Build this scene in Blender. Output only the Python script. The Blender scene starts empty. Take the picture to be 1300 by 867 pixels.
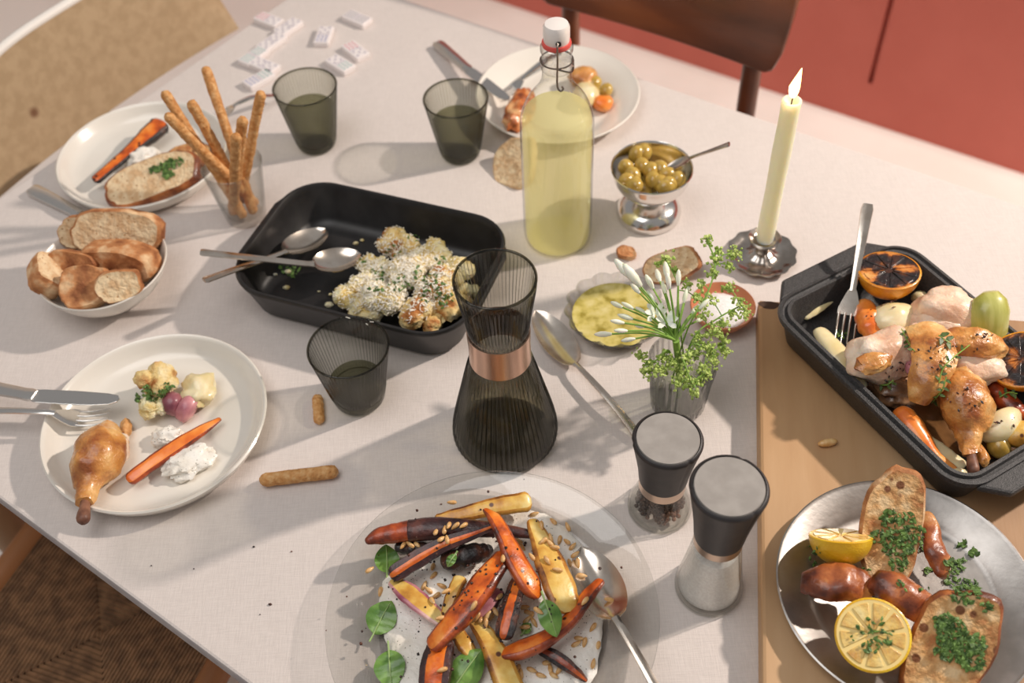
import bpy, bmesh, math, random
from math import sin, cos, pi, radians, degrees, sqrt, atan2, hypot
from mathutils import Vector, Matrix, noise, Euler
scene = bpy.context.scene
COL = scene.collection
T = 0.74                                   # height of the table top above the floor

# ------------------------------------------------------------------ camera
FPX, PITCH, ROLL, CAMH = 1350.0, radians(49), radians(3.2), 0.93
cF = Vector((0, cos(PITCH), -sin(PITCH)))
_r0, _d0 = Vector((1, 0, 0)), Vector((0, -sin(PITCH), -cos(PITCH)))
cR = cos(ROLL) * _r0 + sin(ROLL) * _d0
cD = -sin(ROLL) * _r0 + cos(ROLL) * _d0
cC = Vector((0, 0, T + CAMH))
cam_data = bpy.data.cameras.new('camera')
cam = bpy.data.objects.new('camera', cam_data)
COL.objects.link(cam)
M4 = Matrix((cR, -cD, -cF)).transposed().to_4x4()
M4.translation = cC
cam.matrix_world = M4
cam_data.sensor_fit = 'HORIZONTAL'
cam_data.sensor_width = 36
cam_data.lens = FPX / 1300 * 36
cam_data.clip_start = .05
cam_data.dof.use_dof = True
cam_data.dof.focus_distance = 1.03
cam_data.dof.aperture_fstop = 4.2
scene.camera = cam

# ------------------------------------------------------------------ world, sun, exposure
w = bpy.data.worlds.new('world'); scene.world = w; w.use_nodes = True
w.node_tree.nodes['Background'].inputs[0].default_value = (1.0, .97, .955, 1)
w.node_tree.nodes['Background'].inputs[1].default_value = .275
key_d = bpy.data.lights.new('key_lamp', 'POINT')        # low warm lamp to the right, just inside the red cupboards
key = bpy.data.objects.new('key_lamp', key_d); COL.objects.link(key)
key.location = (2.0, 1.30, T + 1.60); key_d.energy = 252; key_d.color = (1, .88, .78); key_d.shadow_soft_size = .05
fill_d = bpy.data.lights.new('added_fill_light', 'AREA')  # invented overhead fill that lifts the shadows, no real fixture
fill = bpy.data.objects.new('added_fill_light', fill_d); COL.objects.link(fill)
fill_d.shape = 'RECTANGLE'; fill_d.size = 1.5; fill_d.size_y = 1.5; fill_d.energy = 19; fill_d.color = (1, .98, .965)
fill.location = (-.75, .45, 2.9)
fill.rotation_euler = (Vector(fill.location) - Vector((-.2, 1, T))).to_track_quat('Z', 'Y').to_euler()
scene.view_settings.view_transform = 'Standard'
scene.view_settings.look = 'None'
scene.view_settings.gamma = 1
scene.view_settings.exposure = 0.0
scene.view_settings.use_curve_mapping = False
scene.cycles.transparent_max_bounces = 40
scene.cycles.max_bounces = 12
scene.cycles.use_denoising = True
scene.cycles.sample_clamp_indirect = 6

# ------------------------------------------------------------------ helpers: space
def px(x, y, z=0.0):
    """point at height z above the table seen at pixel x, y of the 1300x867 frame"""
    d = cF + cR * ((x - 650) / FPX) + cD * ((y - 433.5) / FPX)
    return cC + d * ((T + z - cC.z) / d.z)
def mpp(p):
    return (p - cC).dot(cF) / FPX
def zfor(b, y):
    lo, hi = -.9, .7
    for _ in range(50):
        m = (lo + hi) / 2
        v = Vector((b[0], b[1], T + m)) - cC
        if 433.5 + FPX * v.dot(cD) / v.dot(cF) > y: lo = m
        else: hi = m
    return lo
def V(*a): return Vector(a)
RS = random.Random(7)
def rnd(a, b): return RS.uniform(a, b)

# ------------------------------------------------------------------ helpers: objects
def link(name, data): o = bpy.data.objects.new(name, data); COL.objects.link(o); return o
def mesh(name, vf, mats, mi=None, smooth=True):
    me = bpy.data.meshes.new(name)
    me.from_pydata([tuple(v) for v in vf[0]], [], vf[1])
    if not isinstance(mats, (list, tuple)): mats = [mats]
    for m in mats: me.materials.append(m)
    if mi: me.polygons.foreach_set('material_index', mi)
    if smooth: me.polygons.foreach_set('use_smooth', [True] * len(me.polygons))
    me.update()
    if smooth: me.set_sharp_from_angle(angle=radians(52))
    return me
def tag(o, label=None, cat=None, group=None, kind=None):
    if label: o['label'] = label
    if cat: o['category'] = cat
    if group: o['group'] = group
    if kind: o['kind'] = kind
    return o
def thing(name, label, cat, loc, rz=0, group=None, rot=None):
    o = link(name, None); o.empty_display_size = .02
    o.location = loc; o.rotation_euler = rot if rot else (0, 0, rz)
    return tag(o, label, cat, group)
def part(name, vf, mats, parent, mi=None, smooth=True, world=False, label=None, kind=None, bevel=0, sub=0):
    """child mesh; vertices in the parent's frame, or in world space when world=True"""
    v, f = vf
    if world:
        root = parent; mw = Matrix.Identity(4)
        chain = []
        while root: chain.append(root); root = root.parent
        for r in reversed(chain): mw = mw @ r.matrix_basis
        inv = mw.inverted()
        v = [inv @ Vector(q) for q in v]
    o = link(name, mesh(name, (v, f), mats, mi, smooth)); o.parent = parent
    if bevel: b = o.modifiers.new('bevel', 'BEVEL'); b.width = bevel; b.segments = 2; b.limit_method = 'ANGLE'
    if sub: s = o.modifiers.new('sub', 'SUBSURF'); s.levels = sub; s.render_levels = sub
    if label: o['label'] = label
    if kind: o['kind'] = kind
    return o
def base_of(v):
    n = len(v); return Vector((sum(p[0] for p in v) / n, sum(p[1] for p in v) / n, min(p[2] for p in v)))
def solo(name, label, cat, vf, mats, group=None, mi=None, smooth=True, kind=None, bevel=0, sub=0):
    """one thing made of one mesh, vertices in world space"""
    b = base_of(vf[0])
    o = link(name, mesh(name, ([Vector(q) - b for q in vf[0]], vf[1]), mats, mi, smooth)); o.location = b
    if bevel: m = o.modifiers.new('bevel', 'BEVEL'); m.width = bevel; m.segments = 2; m.limit_method = 'ANGLE'
    if sub: s = o.modifiers.new('sub', 'SUBSURF'); s.levels = sub; s.render_levels = sub
    return tag(o, label, cat, group, kind)
def struct(name, vf, mats, smooth=False, parent=None):
    o = link(name, mesh(name, vf, mats, None, smooth)); o['kind'] = 'structure'
    if parent: o.parent = parent
    return o
def hit(x, y, lift=0.0):
    """where the sight line of a pixel meets what has been built so far (for laying small things on top of others)"""
    bpy.context.view_layer.update()
    d = (cF + cR * ((x - 650) / FPX) + cD * ((y - 433.5) / FPX)).normalized()
    ok, loc, nor, i, o, m = scene.ray_cast(bpy.context.evaluated_depsgraph_get(), cC, d)
    if not ok: return px(x, y, lift), V(0, 0, 1)
    if nor.dot(d) > 0: nor = -nor
    return loc + nor * lift, nor
class Caster:
    """the same for many pixels at once, without updating the scene each time"""
    def __init__(s):
        bpy.context.view_layer.update(); s.dg = bpy.context.evaluated_depsgraph_get()
    def __call__(s, x, y, lift=0.0):
        d = (cF + cR * ((x - 650) / FPX) + cD * ((y - 433.5) / FPX)).normalized()
        ok, loc, nor, i, o, m = scene.ray_cast(s.dg, cC, d)
        if not ok: return px(x, y, lift), V(0, 0, 1), None
        if nor.dot(d) > 0: nor = -nor
        return loc + nor * lift, nor, o

# ------------------------------------------------------------------ helpers: shapes (vertices, faces)
def join(*parts):
    v, f = [], []
    for a, b in parts:
        n = len(v); v += list(a); f += [tuple(i + n for i in q) for q in b]
    return v, f
def xf(vf, m): return [m @ Vector(p) for p in vf[0]], vf[1]
def move(vf, d): d = Vector(d); return [Vector(p) + d for p in vf[0]], vf[1]
def basis(o, n, u=(1, 0, 0)):
    n = Vector(n).normalized(); u = Vector(u); u = (u - n * u.dot(n)).normalized(); v = n.cross(u)
    m = Matrix((u, v, n)).transposed().to_4x4(); m.translation = Vector(o); return m
def box(cx, cy, cz, sx, sy, sz):
    v = [V(cx + i * sx / 2, cy + j * sy / 2, cz + k * sz / 2) for k in (-1, 1) for j in (-1, 1) for i in (-1, 1)]
    return v, [(0, 2, 3, 1), (4, 5, 7, 6), (0, 1, 5, 4), (2, 6, 7, 3), (0, 4, 6, 2), (1, 3, 7, 5)]
def prism(poly, z0, z1):
    n = len(poly)
    v = [V(p[0], p[1], z0) for p in poly] + [V(p[0], p[1], z1) for p in poly]
    f = [tuple(range(n - 1, -1, -1)), tuple(range(n, 2 * n))] + [(i, (i + 1) % n, n + (i + 1) % n, n + i) for i in range(n)]
    return v, f
def lathe(prof, n=48, wob=None):
    """revolve (r, z) pairs; wob(angle, z) gives a factor on r (ribs, scallops)"""
    v, f = [], []; rings = []
    for r, z in prof:
        if r < 1e-6: rings.append([len(v)]); v.append(V(0, 0, z)); continue
        ring = []
        for i in range(n):
            a = 2 * pi * i / n; k = wob(a, z) if wob else 1
            ring.append(len(v)); v.append(V(r * k * cos(a), r * k * sin(a), z))
        rings.append(ring)
    for A, B in zip(rings, rings[1:]):
        if len(A) == 1 and len(B) == 1: continue
        for i in range(n):
            j = (i + 1) % n
            if len(A) == 1: f.append((A[0], B[j], B[i]))
            elif len(B) == 1: f.append((A[i], A[j], B[0]))
            else: f.append((A[i], A[j], B[j], B[i]))
    return v, f
def crs(pts, n):
    """smooth curve through points (any dimension) resampled to n"""
    P = [Vector(p) for p in pts]; P = [2 * P[0] - P[1]] + P + [2 * P[-1] - P[-2]]; m = len(P) - 3; out = []
    for k in range(n):
        t = k / (n - 1) * m; i = min(int(t), m - 1); t -= i
        a, b, c, d = P[i:i + 4]
        out.append(.5 * ((2 * b) + (c - a) * t + (2 * a - 5 * b + 4 * c - d) * t * t + (3 * b - a - 3 * c + d) * t ** 3))
    return out
def sweep(pts, sec, up=(0, 0, 1), caps=True):
    """sec(i, s) -> list of (side, up) offsets; s runs 0..1"""
    n = len(pts); v, f = [], []; k = None; U = Vector(up)
    if abs((Vector(pts[-1]) - Vector(pts[0])).normalized().dot(U)) > .85: U = V(0, 1, 0) if abs(U.y) < .5 else V(1, 0, 0)
    for i, p in enumerate(pts):
        t = (Vector(pts[min(i + 1, n - 1)]) - Vector(pts[max(i - 1, 0)])).normalized()
        s = t.cross(U)
        if s.length < 1e-4: s = t.cross(V(0, 1, .3))
        s.normalize(); u = s.cross(t)
        q = sec(i, i / (n - 1)); k = len(q)
        v += [Vector(p) + s * a + u * b for a, b in q]
    for i in range(n - 1):
        for j in range(k):
            j2 = (j + 1) % k
            f.append((i * k + j, i * k + j2, (i + 1) * k + j2, (i + 1) * k + j))
    if caps:
        f.append(tuple(range(k - 1, -1, -1))); f.append(tuple(range((n - 1) * k, n * k)))
    return v, f
def circ(r, n, ax=1.0): return [(r * cos(2 * pi * j / n), r * ax * sin(2 * pi * j / n)) for j in range(n)]
def tube(pts, r, n=8, ax=1.0, up=(0, 0, 1), round_ends=False):
    R = r if callable(r) else (lambda s: r)
    if round_ends:
        P = [Vector(p) for p in pts]
        t0 = (P[0] - P[1]).normalized(); t1 = (P[-1] - P[-2]).normalized(); r0, r1 = R(0), R(1)
        P = [P[0] + t0 * r0 * .9, P[0] + t0 * r0 * .55] + P + [P[-1] + t1 * r1 * .55, P[-1] + t1 * r1 * .9]
        m = len(P)
        def sec(i, s):
            if i == 0: return circ(r0 * .35, n, ax)
            if i == 1: return circ(r0 * .82, n, ax)
            if i == m - 1: return circ(r1 * .35, n, ax)
            if i == m - 2: return circ(r1 * .82, n, ax)
            return circ(R((i - 2) / (m - 5)), n, ax)
        return sweep(P, sec, up)
    return sweep(pts, lambda i, s: circ(R(s), n, ax), up)
_ICO = {}
def ico(sub):
    if sub not in _ICO:
        b = bmesh.new(); bmesh.ops.create_icosphere(b, subdivisions=sub, radius=1)
        _ICO[sub] = ([v.co.copy() for v in b.verts], [tuple(v.index for v in f.verts) for f in b.faces]); b.free()
    return _ICO[sub]
def blob(c, r, seed=0, amp=.15, fq=1.5, sub=3, m=None, fine=0, ffq=6):
    """an uneven ellipsoid"""
    vs, f = ico(sub); o = []
    for p in vs:
        k = 1 + amp * noise.noise(p * fq + V(seed * 3.1, seed * 1.7, seed))
        if fine: k += fine * noise.noise(p * ffq + V(seed, 5, 2))
        q = V(p.x * r[0], p.y * r[1], p.z * r[2]) * k
        o.append((m @ q if m else q) + Vector(c))
    return o, f
def rot(x=0, y=0, z=0): return Euler((radians(x), radians(y), radians(z))).to_matrix()
def flat_bottom(vf, z):
    return [V(p[0], p[1], max(p[2], z + .0)) for p in vf[0]], vf[1]
def rrect(a, b, r, n=8):
    o = []
    for sx, sy, a0 in ((1, 1, 0), (-1, 1, 90), (-1, -1, 180), (1, -1, 270)):
        for i in range(n + 1):
            t = radians(a0 + 90 * i / n); o.append((sx * (a - r) + r * cos(t), sy * (b - r) + r * sin(t)))
    return o
def rings(rs, cap0=True, cap1=True):
    k = len(rs[0]); v = [p for r in rs for p in r]; f = []
    for i in range(len(rs) - 1):
        for j in range(k):
            j2 = (j + 1) % k; f.append((i * k + j, i * k + j2, (i + 1) * k + j2, (i + 1) * k + j))
    if cap0: f.append(tuple(range(k - 1, -1, -1)))
    if cap1: f.append(tuple(range((len(rs) - 1) * k, len(rs) * k)))
    return v, f
def rrpan(a, b, r, prof, n=8):
    """prof: (inset, z) from the outside bottom over the rim to the inside floor"""
    return rings([[V(x, y, z) for x, y in rrect(a - d, b - d, max(r - d, .004), n)] for d, z in prof])

# ------------------------------------------------------------------ helpers: materials
def lin(c):
    return tuple(((x / 255) / 12.92 if x / 255 <= .04045 else ((x / 255 + .055) / 1.055) ** 2.4) for x in c) + (1,)
MATS = {}
def mat(name, cols, rough=.5, metal=0, sc=25, bump=0, bsc=120, sss=0, spec=.5, coat=0, aniso=(1, 1, 1), detail=5, emit=0, spots=None, trans=0, alpha=1):
    """cols: one sRGB colour or a list of (position, colour) along a noise"""
    if name in MATS: return MATS[name]
    m = bpy.data.materials.new(name); m.use_nodes = True; nt = m.node_tree; N = nt.nodes; L = nt.links
    b = N['Principled BSDF']
    b.inputs['Roughness'].default_value = rough; b.inputs['Metallic'].default_value = metal
    b.inputs['Specular IOR Level'].default_value = spec
    b.inputs['Coat Weight'].default_value = coat; b.inputs['Coat Roughness'].default_value = .15
    b.inputs['Transmission Weight'].default_value = trans
    if sss:
        b.inputs['Subsurface Weight'].default_value = sss; b.inputs['Subsurface Radius'].default_value = (.006, .003, .0015)
        b.inputs['Subsurface Scale'].default_value = 1
    tc = N.new('ShaderNodeTexCoord'); mp = N.new('ShaderNodeMapping'); mp.inputs['Scale'].default_value = aniso
    L.new(tc.outputs['Object'], mp.inputs['Vector'])
    out = None
    if isinstance(cols, tuple): b.inputs['Base Color'].default_value = lin(cols)
    else:
        nz = N.new('ShaderNodeTexNoise'); nz.inputs['Scale'].default_value = sc; nz.inputs['Detail'].default_value = detail
        L.new(mp.outputs[0], nz.inputs['Vector'])
        cr = N.new('ShaderNodeValToRGB'); e = cr.color_ramp.elements
        while len(e) > 1: e.remove(e[-1])
        for i, (p, c) in enumerate(cols):
            q = e[0] if i == 0 else e.new(p)
            q.position = .5 + (p - .5) * .62; q.color = lin(c)
        L.new(nz.outputs['Fac'], cr.inputs['Fac']); out = cr.outputs['Color']
    if spots:                                   # (scale, size, colour): dark specks or holes on top
        vo = N.new('ShaderNodeTexVoronoi'); vo.inputs['Scale'].default_value = spots[0]
        L.new(mp.outputs[0], vo.inputs['Vector'])
        st = N.new('ShaderNodeMapRange'); st.inputs[1].default_value = spots[1]; st.inputs[2].default_value = spots[1] + .06
        st.inputs[3].default_value = 1; st.inputs[4].default_value = 0
        L.new(vo.outputs['Distance'], st.inputs[0])
        mx = N.new('ShaderNodeMix'); mx.data_type = 'RGBA'
        L.new(st.outputs[0], mx.inputs[0])
        if out: L.new(out, mx.inputs[6])
        else: mx.inputs[6].default_value = lin(cols)
        mx.inputs[7].default_value = lin(spots[2]); out = mx.outputs[2]
    if out: L.new(out, b.inputs['Base Color'])
    if bump:
        n2 = N.new('ShaderNodeTexNoise'); n2.inputs['Scale'].default_value = bsc; n2.inputs['Detail'].default_value = 4
        L.new(mp.outputs[0], n2.inputs['Vector'])
        bp = N.new('ShaderNodeBump'); bp.inputs['Strength'].default_value = bump; bp.inputs['Distance'].default_value = .004
        L.new(n2.outputs['Fac'], bp.inputs['Height']); L.new(bp.outputs[0], b.inputs['Normal'])
    if emit:
        b.inputs['Emission Color'].default_value = lin(cols); b.inputs['Emission Strength'].default_value = emit
    MATS[name] = m
    return m
def glass(name, tint, edge, rough=.02, ior=1.5, power=2.2):
    """thin pane of glass: tinted see-through wall, darker where it is crossed at a slant, with a Fresnel reflection"""
    m = bpy.data.materials.new(name); m.use_nodes = True; nt = m.node_tree; N = nt.nodes; L = nt.links
    N.remove(N['Principled BSDF'])
    lw = N.new('ShaderNodeLayerWeight'); lw.inputs[0].default_value = .5
    pw = N.new('ShaderNodeMath'); pw.operation = 'POWER'; pw.inputs[1].default_value = power
    L.new(lw.outputs['Facing'], pw.inputs[0])
    mx = N.new('ShaderNodeMix'); mx.data_type = 'RGBA'; mx.inputs[6].default_value = lin(tint); mx.inputs[7].default_value = lin(edge)
    L.new(pw.outputs[0], mx.inputs[0])
    tr = N.new('ShaderNodeBsdfTransparent'); L.new(mx.outputs[2], tr.inputs[0])
    gl = N.new('ShaderNodeBsdfGlossy'); gl.inputs['Roughness'].default_value = rough
    f5 = N.new('ShaderNodeMath'); f5.operation = 'POWER'; f5.inputs[1].default_value = 5; L.new(lw.outputs['Facing'], f5.inputs[0])
    r0 = ((ior - 1) / (ior + 1)) ** 2
    fr = N.new('ShaderNodeMath'); fr.operation = 'MULTIPLY_ADD'; fr.inputs[1].default_value = 1 - r0; fr.inputs[2].default_value = r0
    L.new(f5.outputs[0], fr.inputs[0])
    ms = N.new('ShaderNodeMixShader'); L.new(fr.outputs[0], ms.inputs[0]); L.new(tr.outputs[0], ms.inputs[1]); L.new(gl.outputs[0], ms.inputs[2])
    L.new(ms.outputs[0], N['Material Output'].inputs[0])
    return m
def linen(name, c1, c2):
    m = bpy.data.materials.new(name); m.use_nodes = True; nt = m.node_tree; N = nt.nodes; L = nt.links; b = N['Principled BSDF']
    b.inputs['Roughness'].default_value = .85; b.inputs['Specular IOR Level'].default_value = .2
    tc = N.new('ShaderNodeTexCoord'); res = []
    for s in ((70, 900, 1), (900, 70, 1)):
        mp = N.new('ShaderNodeMapping'); mp.inputs['Scale'].default_value = s; mp.inputs['Rotation'].default_value = (0, 0, radians(37))
        nz = N.new('ShaderNodeTexNoise'); nz.inputs['Scale'].default_value = 1; nz.inputs['Detail'].default_value = 2
        L.new(tc.outputs['Object'], mp.inputs[0]); L.new(mp.outputs[0], nz.inputs['Vector']); res.append(nz)
    ad = N.new('ShaderNodeMath'); ad.operation = 'ADD'; L.new(res[0].outputs['Fac'], ad.inputs[0]); L.new(res[1].outputs['Fac'], ad.inputs[1])
    mr = N.new('ShaderNodeMapRange'); mr.inputs[1].default_value = .75; mr.inputs[2].default_value = 1.25; L.new(ad.outputs[0], mr.inputs[0])
    mx = N.new('ShaderNodeMix'); mx.data_type = 'RGBA'; mx.inputs[6].default_value = lin(c1); mx.inputs[7].default_value = lin(c2)
    L.new(mr.outputs[0], mx.inputs[0])
    big = N.new('ShaderNodeTexNoise'); big.inputs['Scale'].default_value = 7; L.new(tc.outputs['Object'], big.inputs['Vector'])
    bp = N.new('ShaderNodeBump'); bp.inputs['Strength'].default_value = .25; bp.inputs['Distance'].default_value = .0012
    L.new(ad.outputs[0], bp.inputs['Height'])
    b2 = N.new('ShaderNodeBump'); b2.inputs['Strength'].default_value = .22; b2.inputs['Distance'].default_value = .02
    L.new(big.outputs['Fac'], b2.inputs['Height']); L.new(bp.outputs[0], b2.inputs['Normal'])
    L.new(mx.outputs[2], b.inputs['Base Color']); L.new(b2.outputs[0], b.inputs['Normal'])
    return m

m_linen = linen('linen', (211, 201, 195), (220, 210, 204))
m_floor = mat('floor_paint', [(.35, (238, 231, 223)), (.65, (245, 239, 232))], .6, sc=3)
m_red = mat('red_paint', [(.3, (204, 104, 88)), (.7, (212, 112, 96))], .55, sc=4)
m_white = mat('white_glaze', [(.3, (228, 221, 210)), (.7, (234, 228, 218))], .22, sc=10, coat=.4)
m_smoke = glass('smoked_glass', (252, 252, 248), (66, 66, 60), power=.95)
m_smoke_green = glass('smoked_green_glass', (242, 243, 236), (92, 96, 84), power=1.2)
m_clear = glass('clear_glass', (253, 253, 252), (206, 208, 207), ior=1.6)
m_cut = glass('cut_glass', (252, 252, 251), (150, 152, 150), ior=2.2, power=1.9)
m_mill = glass('mill_glass', (254, 254, 253), (228, 230, 228), ior=1.6)
m_water = glass('water', (206, 206, 190), (170, 170, 152), ior=1.33)
m_steel = mat('polished_steel', (228, 225, 221), .17, 1)
m_silver = mat('old_silver', [(.35, (236, 226, 214)), (.65, (212, 198, 184))], .2, 1, sc=30)
m_darksilver = mat('tarnished_silver', [(.35, (212, 204, 196)), (.65, (176, 166, 156))], .22, 1, sc=30)
m_pewter = mat('pewter', [(.3, (190, 185, 180)), (.7, (176, 171, 166))], .42, 1, sc=60, bump=.04, bsc=200)
m_black = mat('black_enamel', [(.3, (30, 28, 28)), (.7, (38, 36, 36))], .42, sc=60, spec=.5)
m_iron = mat('cast_black', [(.3, (46, 45, 45)), (.7, (66, 64, 64))], .5, sc=500, bump=.3, bsc=900)
m_copper = mat('copper_band', (220, 182, 160), .25, 1, aniso=(1, 1, 12), bump=.03)

# ================================================================== the setting
def line_x(p, q, r, s):
    d1, d2 = q - p, s - r
    t = ((r.x - p.x) * d2.y - (r.y - p.y) * d2.x) / (d1.x * d2.y - d1.y * d2.x)
    return p + d1 * t
struct('floor', box(.5, 2, -.01, 9, 9, .02), m_floor)
# red panelled wall (a row of cupboard fronts) standing on the pale floor
wa, wb = px(630, 0, -T), px(1300, 220, -T)
wd = (wb - wa); wd.z = 0; wd.normalize(); wn = V(-wd.y, wd.x, 0)
if wn.y < 0: wn = -wn
wm = basis(wa, V(0, 0, 1), wd)             # u along the wall, v into it
g = px(1105, 105, -T)
def wall_hit(x, y):
    d = cF + cR * ((x - 650) / FPX) + cD * ((y - 433.5) / FPX); t = (wa - cC).dot(wn) / d.dot(wn); return cC + d * t
gp = wall_hit(1105, 105); gu = (gp - wa).dot(wd); gz = gp.z
if (wm @ V(0, 1, 0) - wa).dot(wn) < 0: sv = -1
else: sv = 1
wall = struct('wall_back', xf(box(0.3, sv * .06, .6, 5.2, .08, 1.2), wm), m_red)
struct('plinth', xf(box(0.3, sv * .008, gz / 2, 5.2, .024, gz), wm), m_red, parent=wall)
pw = .62
for k in range(-4, 5):
    u0 = gu + k * pw
    if u0 < -2.4 or u0 > 2.6: continue
    o = struct('panel', xf(box(u0 + pw / 2, sv * .008, (gz + 1.2) / 2, pw - .012, .024, 1.2 - gz), wm), m_red, parent=wall)

# unseen wall added beyond the left edge to block light and darken the floor
lw0 = px(0, 0, -T) + wd * -.55
struct('light_block_left', xf(box(.06 - .0, sv * -1.2, 1.25, .12, 5.5, 2.5), basis(wa + wd * ((lw0 - wa).dot(wd) - .12), V(0, 0, 1), wd)), mat('light_block_paint', [(.3, (196, 186, 176)), (.7, (204, 194, 184))], .7, sc=3))

# ================================================================== table
nA, nB, lA, lB, fA, fB = px(0, 633), px(310, 864), px(361, 0), px(67, 204), px(517, 0), px(1300, 262)
NL, FL = line_x(nA, nB, lA, lB), line_x(fA, fB, lA, lB)
FR = fB + (fB - fA).normalized() * .75
NR = NL + (nB - nA).normalized() * ((FR - FL).length)
tx = (FR - FL).normalized(); ty = V(-tx.y, tx.x, 0)
ctr = (NL + FL + FR + NR) / 4
t = thing('dining_table', 'long dining table with a pale beige linen covered top set for a meal', 'table', (ctr.x, ctr.y, 0))
def rounded_poly(P, r, n=5):
    o = []
    for i in range(len(P)):
        a, b, c = P[i - 1], P[i], P[(i + 1) % len(P)]
        d1, d2 = (a - b).normalized(), (c - b).normalized()
        for k in range(n + 1):
            s = k / n; q = (b + d1 * r * (1 - s)) * (1 - s) + (b + d2 * r * s) * s; o.append(q)
    return o
poly = rounded_poly([NL, NR, FR, FL], .02)
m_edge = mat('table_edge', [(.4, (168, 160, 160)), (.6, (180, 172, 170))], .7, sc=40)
top_v, top_f = prism([(p.x - ctr.x, p.y - ctr.y) for p in poly], T - .022, T)
n = len(poly)
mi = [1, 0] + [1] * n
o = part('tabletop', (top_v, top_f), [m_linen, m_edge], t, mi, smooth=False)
b = o.modifiers.new('bevel', 'BEVEL'); b.width = .003; b.segments = 2; b.limit_method = 'ANGLE'
m_oak = mat('oak_wood', [(.3, (150, 112, 76)), (.7, (176, 136, 96))], .5, sc=12, aniso=(1, 1, .12))
for p in (NL, NR, FR, FL):
    q = (p - ctr) * .9
    part('leg', tube([V(q.x, q.y, 0), V(q.x, q.y, T - .022)], lambda s: .022 + .012 * s, 16), m_oak, t)

# ================================================================== chairs
# tan shell chair at the head of the table
m_tan = mat('tan_leather', [(.3, (172, 146, 112)), (.7, (184, 158, 124))], .6, sc=60, bump=.08, bsc=400, spots=(9, .035, (120, 84, 58)))
m_rim = mat('white_shell_edge', (236, 230, 222), .5)
m_teal = mat('teal_scribble', (96, 120, 116), .7)
m_chrome = mat('chrome', (190, 188, 186), .15, 1)
hd = (FL - NL).normalized()                      # along the head end of the table
out = V(-tx.x, -tx.y, 0)                         # away from the table
cc = lB + hd * .17 + out * .10
tan = thing('shell_chair', 'tan shell chair with a white upper edge at the left head of the table', 'chair', (cc.x, cc.y, 0), atan2(out.y, out.x) - pi / 2)
# local frame: +y away from the table, x along its end
NU = 33
bk = []
for i in range(NU):
    s = i / (NU - 1) * 2 - 1
    x = .274 * s; yb = -.02 * s * s
    lo = -.062; hi = .102 - .115 * abs(s) ** 3.6
    bk.append([V(x, yb + .03 * j / 8, T + lo + (hi - lo) * j / 8) for j in range(9)])
def shell(cols, d):
    n, m = len(cols), len(cols[0]); v = []; f = []
    for c in cols: v += c
    for c in cols: v += [p + V(0, d, 0) for p in c]
    o = n * m
    for i in range(n - 1):
        for j in range(m - 1):
            a = i * m + j; f.append((a, a + m, a + m + 1, a + 1)); f.append((o + a, o + a + 1, o + a + m + 1, o + a + m))
    for i in range(n - 1):
        a = i * m; f.append((a, o + a, o + a + m, a + m)); a += m - 1; f.append((a, a + m, o + a + m, o + a))
    for j in range(m - 1):
        a = j; f.append((a, a + 1, o + a + 1, o + a)); a = (n - 1) * m + j; f.append((a, o + a, o + a + 1, a + 1))
    return v, f
part('backrest', shell(bk, .012), m_tan, tan)
part('edge_trim', tube([c[-1] + V(0, .006, .001) for c in bk], .0075, 8), m_rim, tan, label='white upper edge of the shell')
def on_back(u, z):
    return V(u, -.02 * (u / .274) ** 2 + .03 * (z + .062) / .18 - .001, T + z)
sgx = 1 if (tan.matrix_basis.to_3x3() @ V(1, 0, 0)).dot(hd) > 0 else -1
sc_pts = [on_back(sgx * a, z) for a, z in ((.085, .112), (.105, .104), (.118, .090), (.124, .076))]
part('scribble', tube(crs(sc_pts, 14), .003, 6), m_teal, tan, label='faded teal pen stroke')
seat_v = rrpan(.17, .19, .08, [(.012, .43), (0, .44), (0, .452), (.01, .458), (.06, .452)])
part('seat', move(seat_v, (0, -.20, 0)), m_tan, tan)
part('spine', tube(crs([V(0, -.05, .44), V(0, .03, .5), V(0, .026, .66), V(0, .032, T + .03)], 14), .014, 8), m_chrome, tan)
for sx in (-1, 1):
    for sy in (-1, 1):
        part('leg', tube([V(sx * .20, -.2 + sy * .19, 0), V(sx * .15, -.2 + sy * .14, .44)], .011, 10), m_chrome, tan)

# dark walnut chair behind the far side of the table
m_walnut = mat('walnut', [(.2, (72, 38, 24)), (.5, (118, 64, 38)), (.8, (168, 98, 56))], .35, sc=9, aniso=(.3, 1, 1), coat=.3, detail=7)
fo = V(-tx.y, tx.x, 0)
if fo.dot(ctr - FL) > 0: fo = -fo
half = .157
mid = fA + tx * .394 + fo * .10
wal = thing('wooden_chair', 'dark walnut chair with a wide curved backrest beyond the far table edge', 'chair', (mid.x, mid.y, 0), atan2(tx.y, tx.x))
zlo = .004
cols = []
W = .212
for i in range(41):
    s = i / 40 * 2 - 1; x = W * s
    e = max(0, (abs(s) - .86) / .14)
    rr = 1 - sqrt(max(0, 1 - e ** 2.4))
    lo, hi = zlo + .04 * rr, zlo + .21 - .05 * rr
    yb = -.010 + .012 * (1 - s * s)
    cols.append([V(x * (.97 + .03 * q / 6), yb + .03 * q / 6, T + lo + (hi - lo) * q / 6) for q in range(7)])
part('backrest', shell(cols, .016), m_walnut, wal, bevel=.004)
for sx in (-1, 1):
    part('post', tube(crs([V(sx * half, .05, 0), V(sx * half, .03, .44), V(sx * half, .018, T + zlo - .03), V(sx * half, .030, T + zlo + .12)], 16), .0155, 12, .8), m_walnut, wal)
    part('leg', tube([V(sx * (half + .01), -.40, 0), V(sx * (half - .01), -.38, .44)], lambda s: .013 + .006 * s, 12), m_walnut, wal)
part('seat', move(rrpan(half + .04, .22, .05, [(.02, .43), (0, .44), (0, .455), (.015, .462), (.1, .456)]), (0, -.19, 0)), m_walnut, wal)

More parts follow.
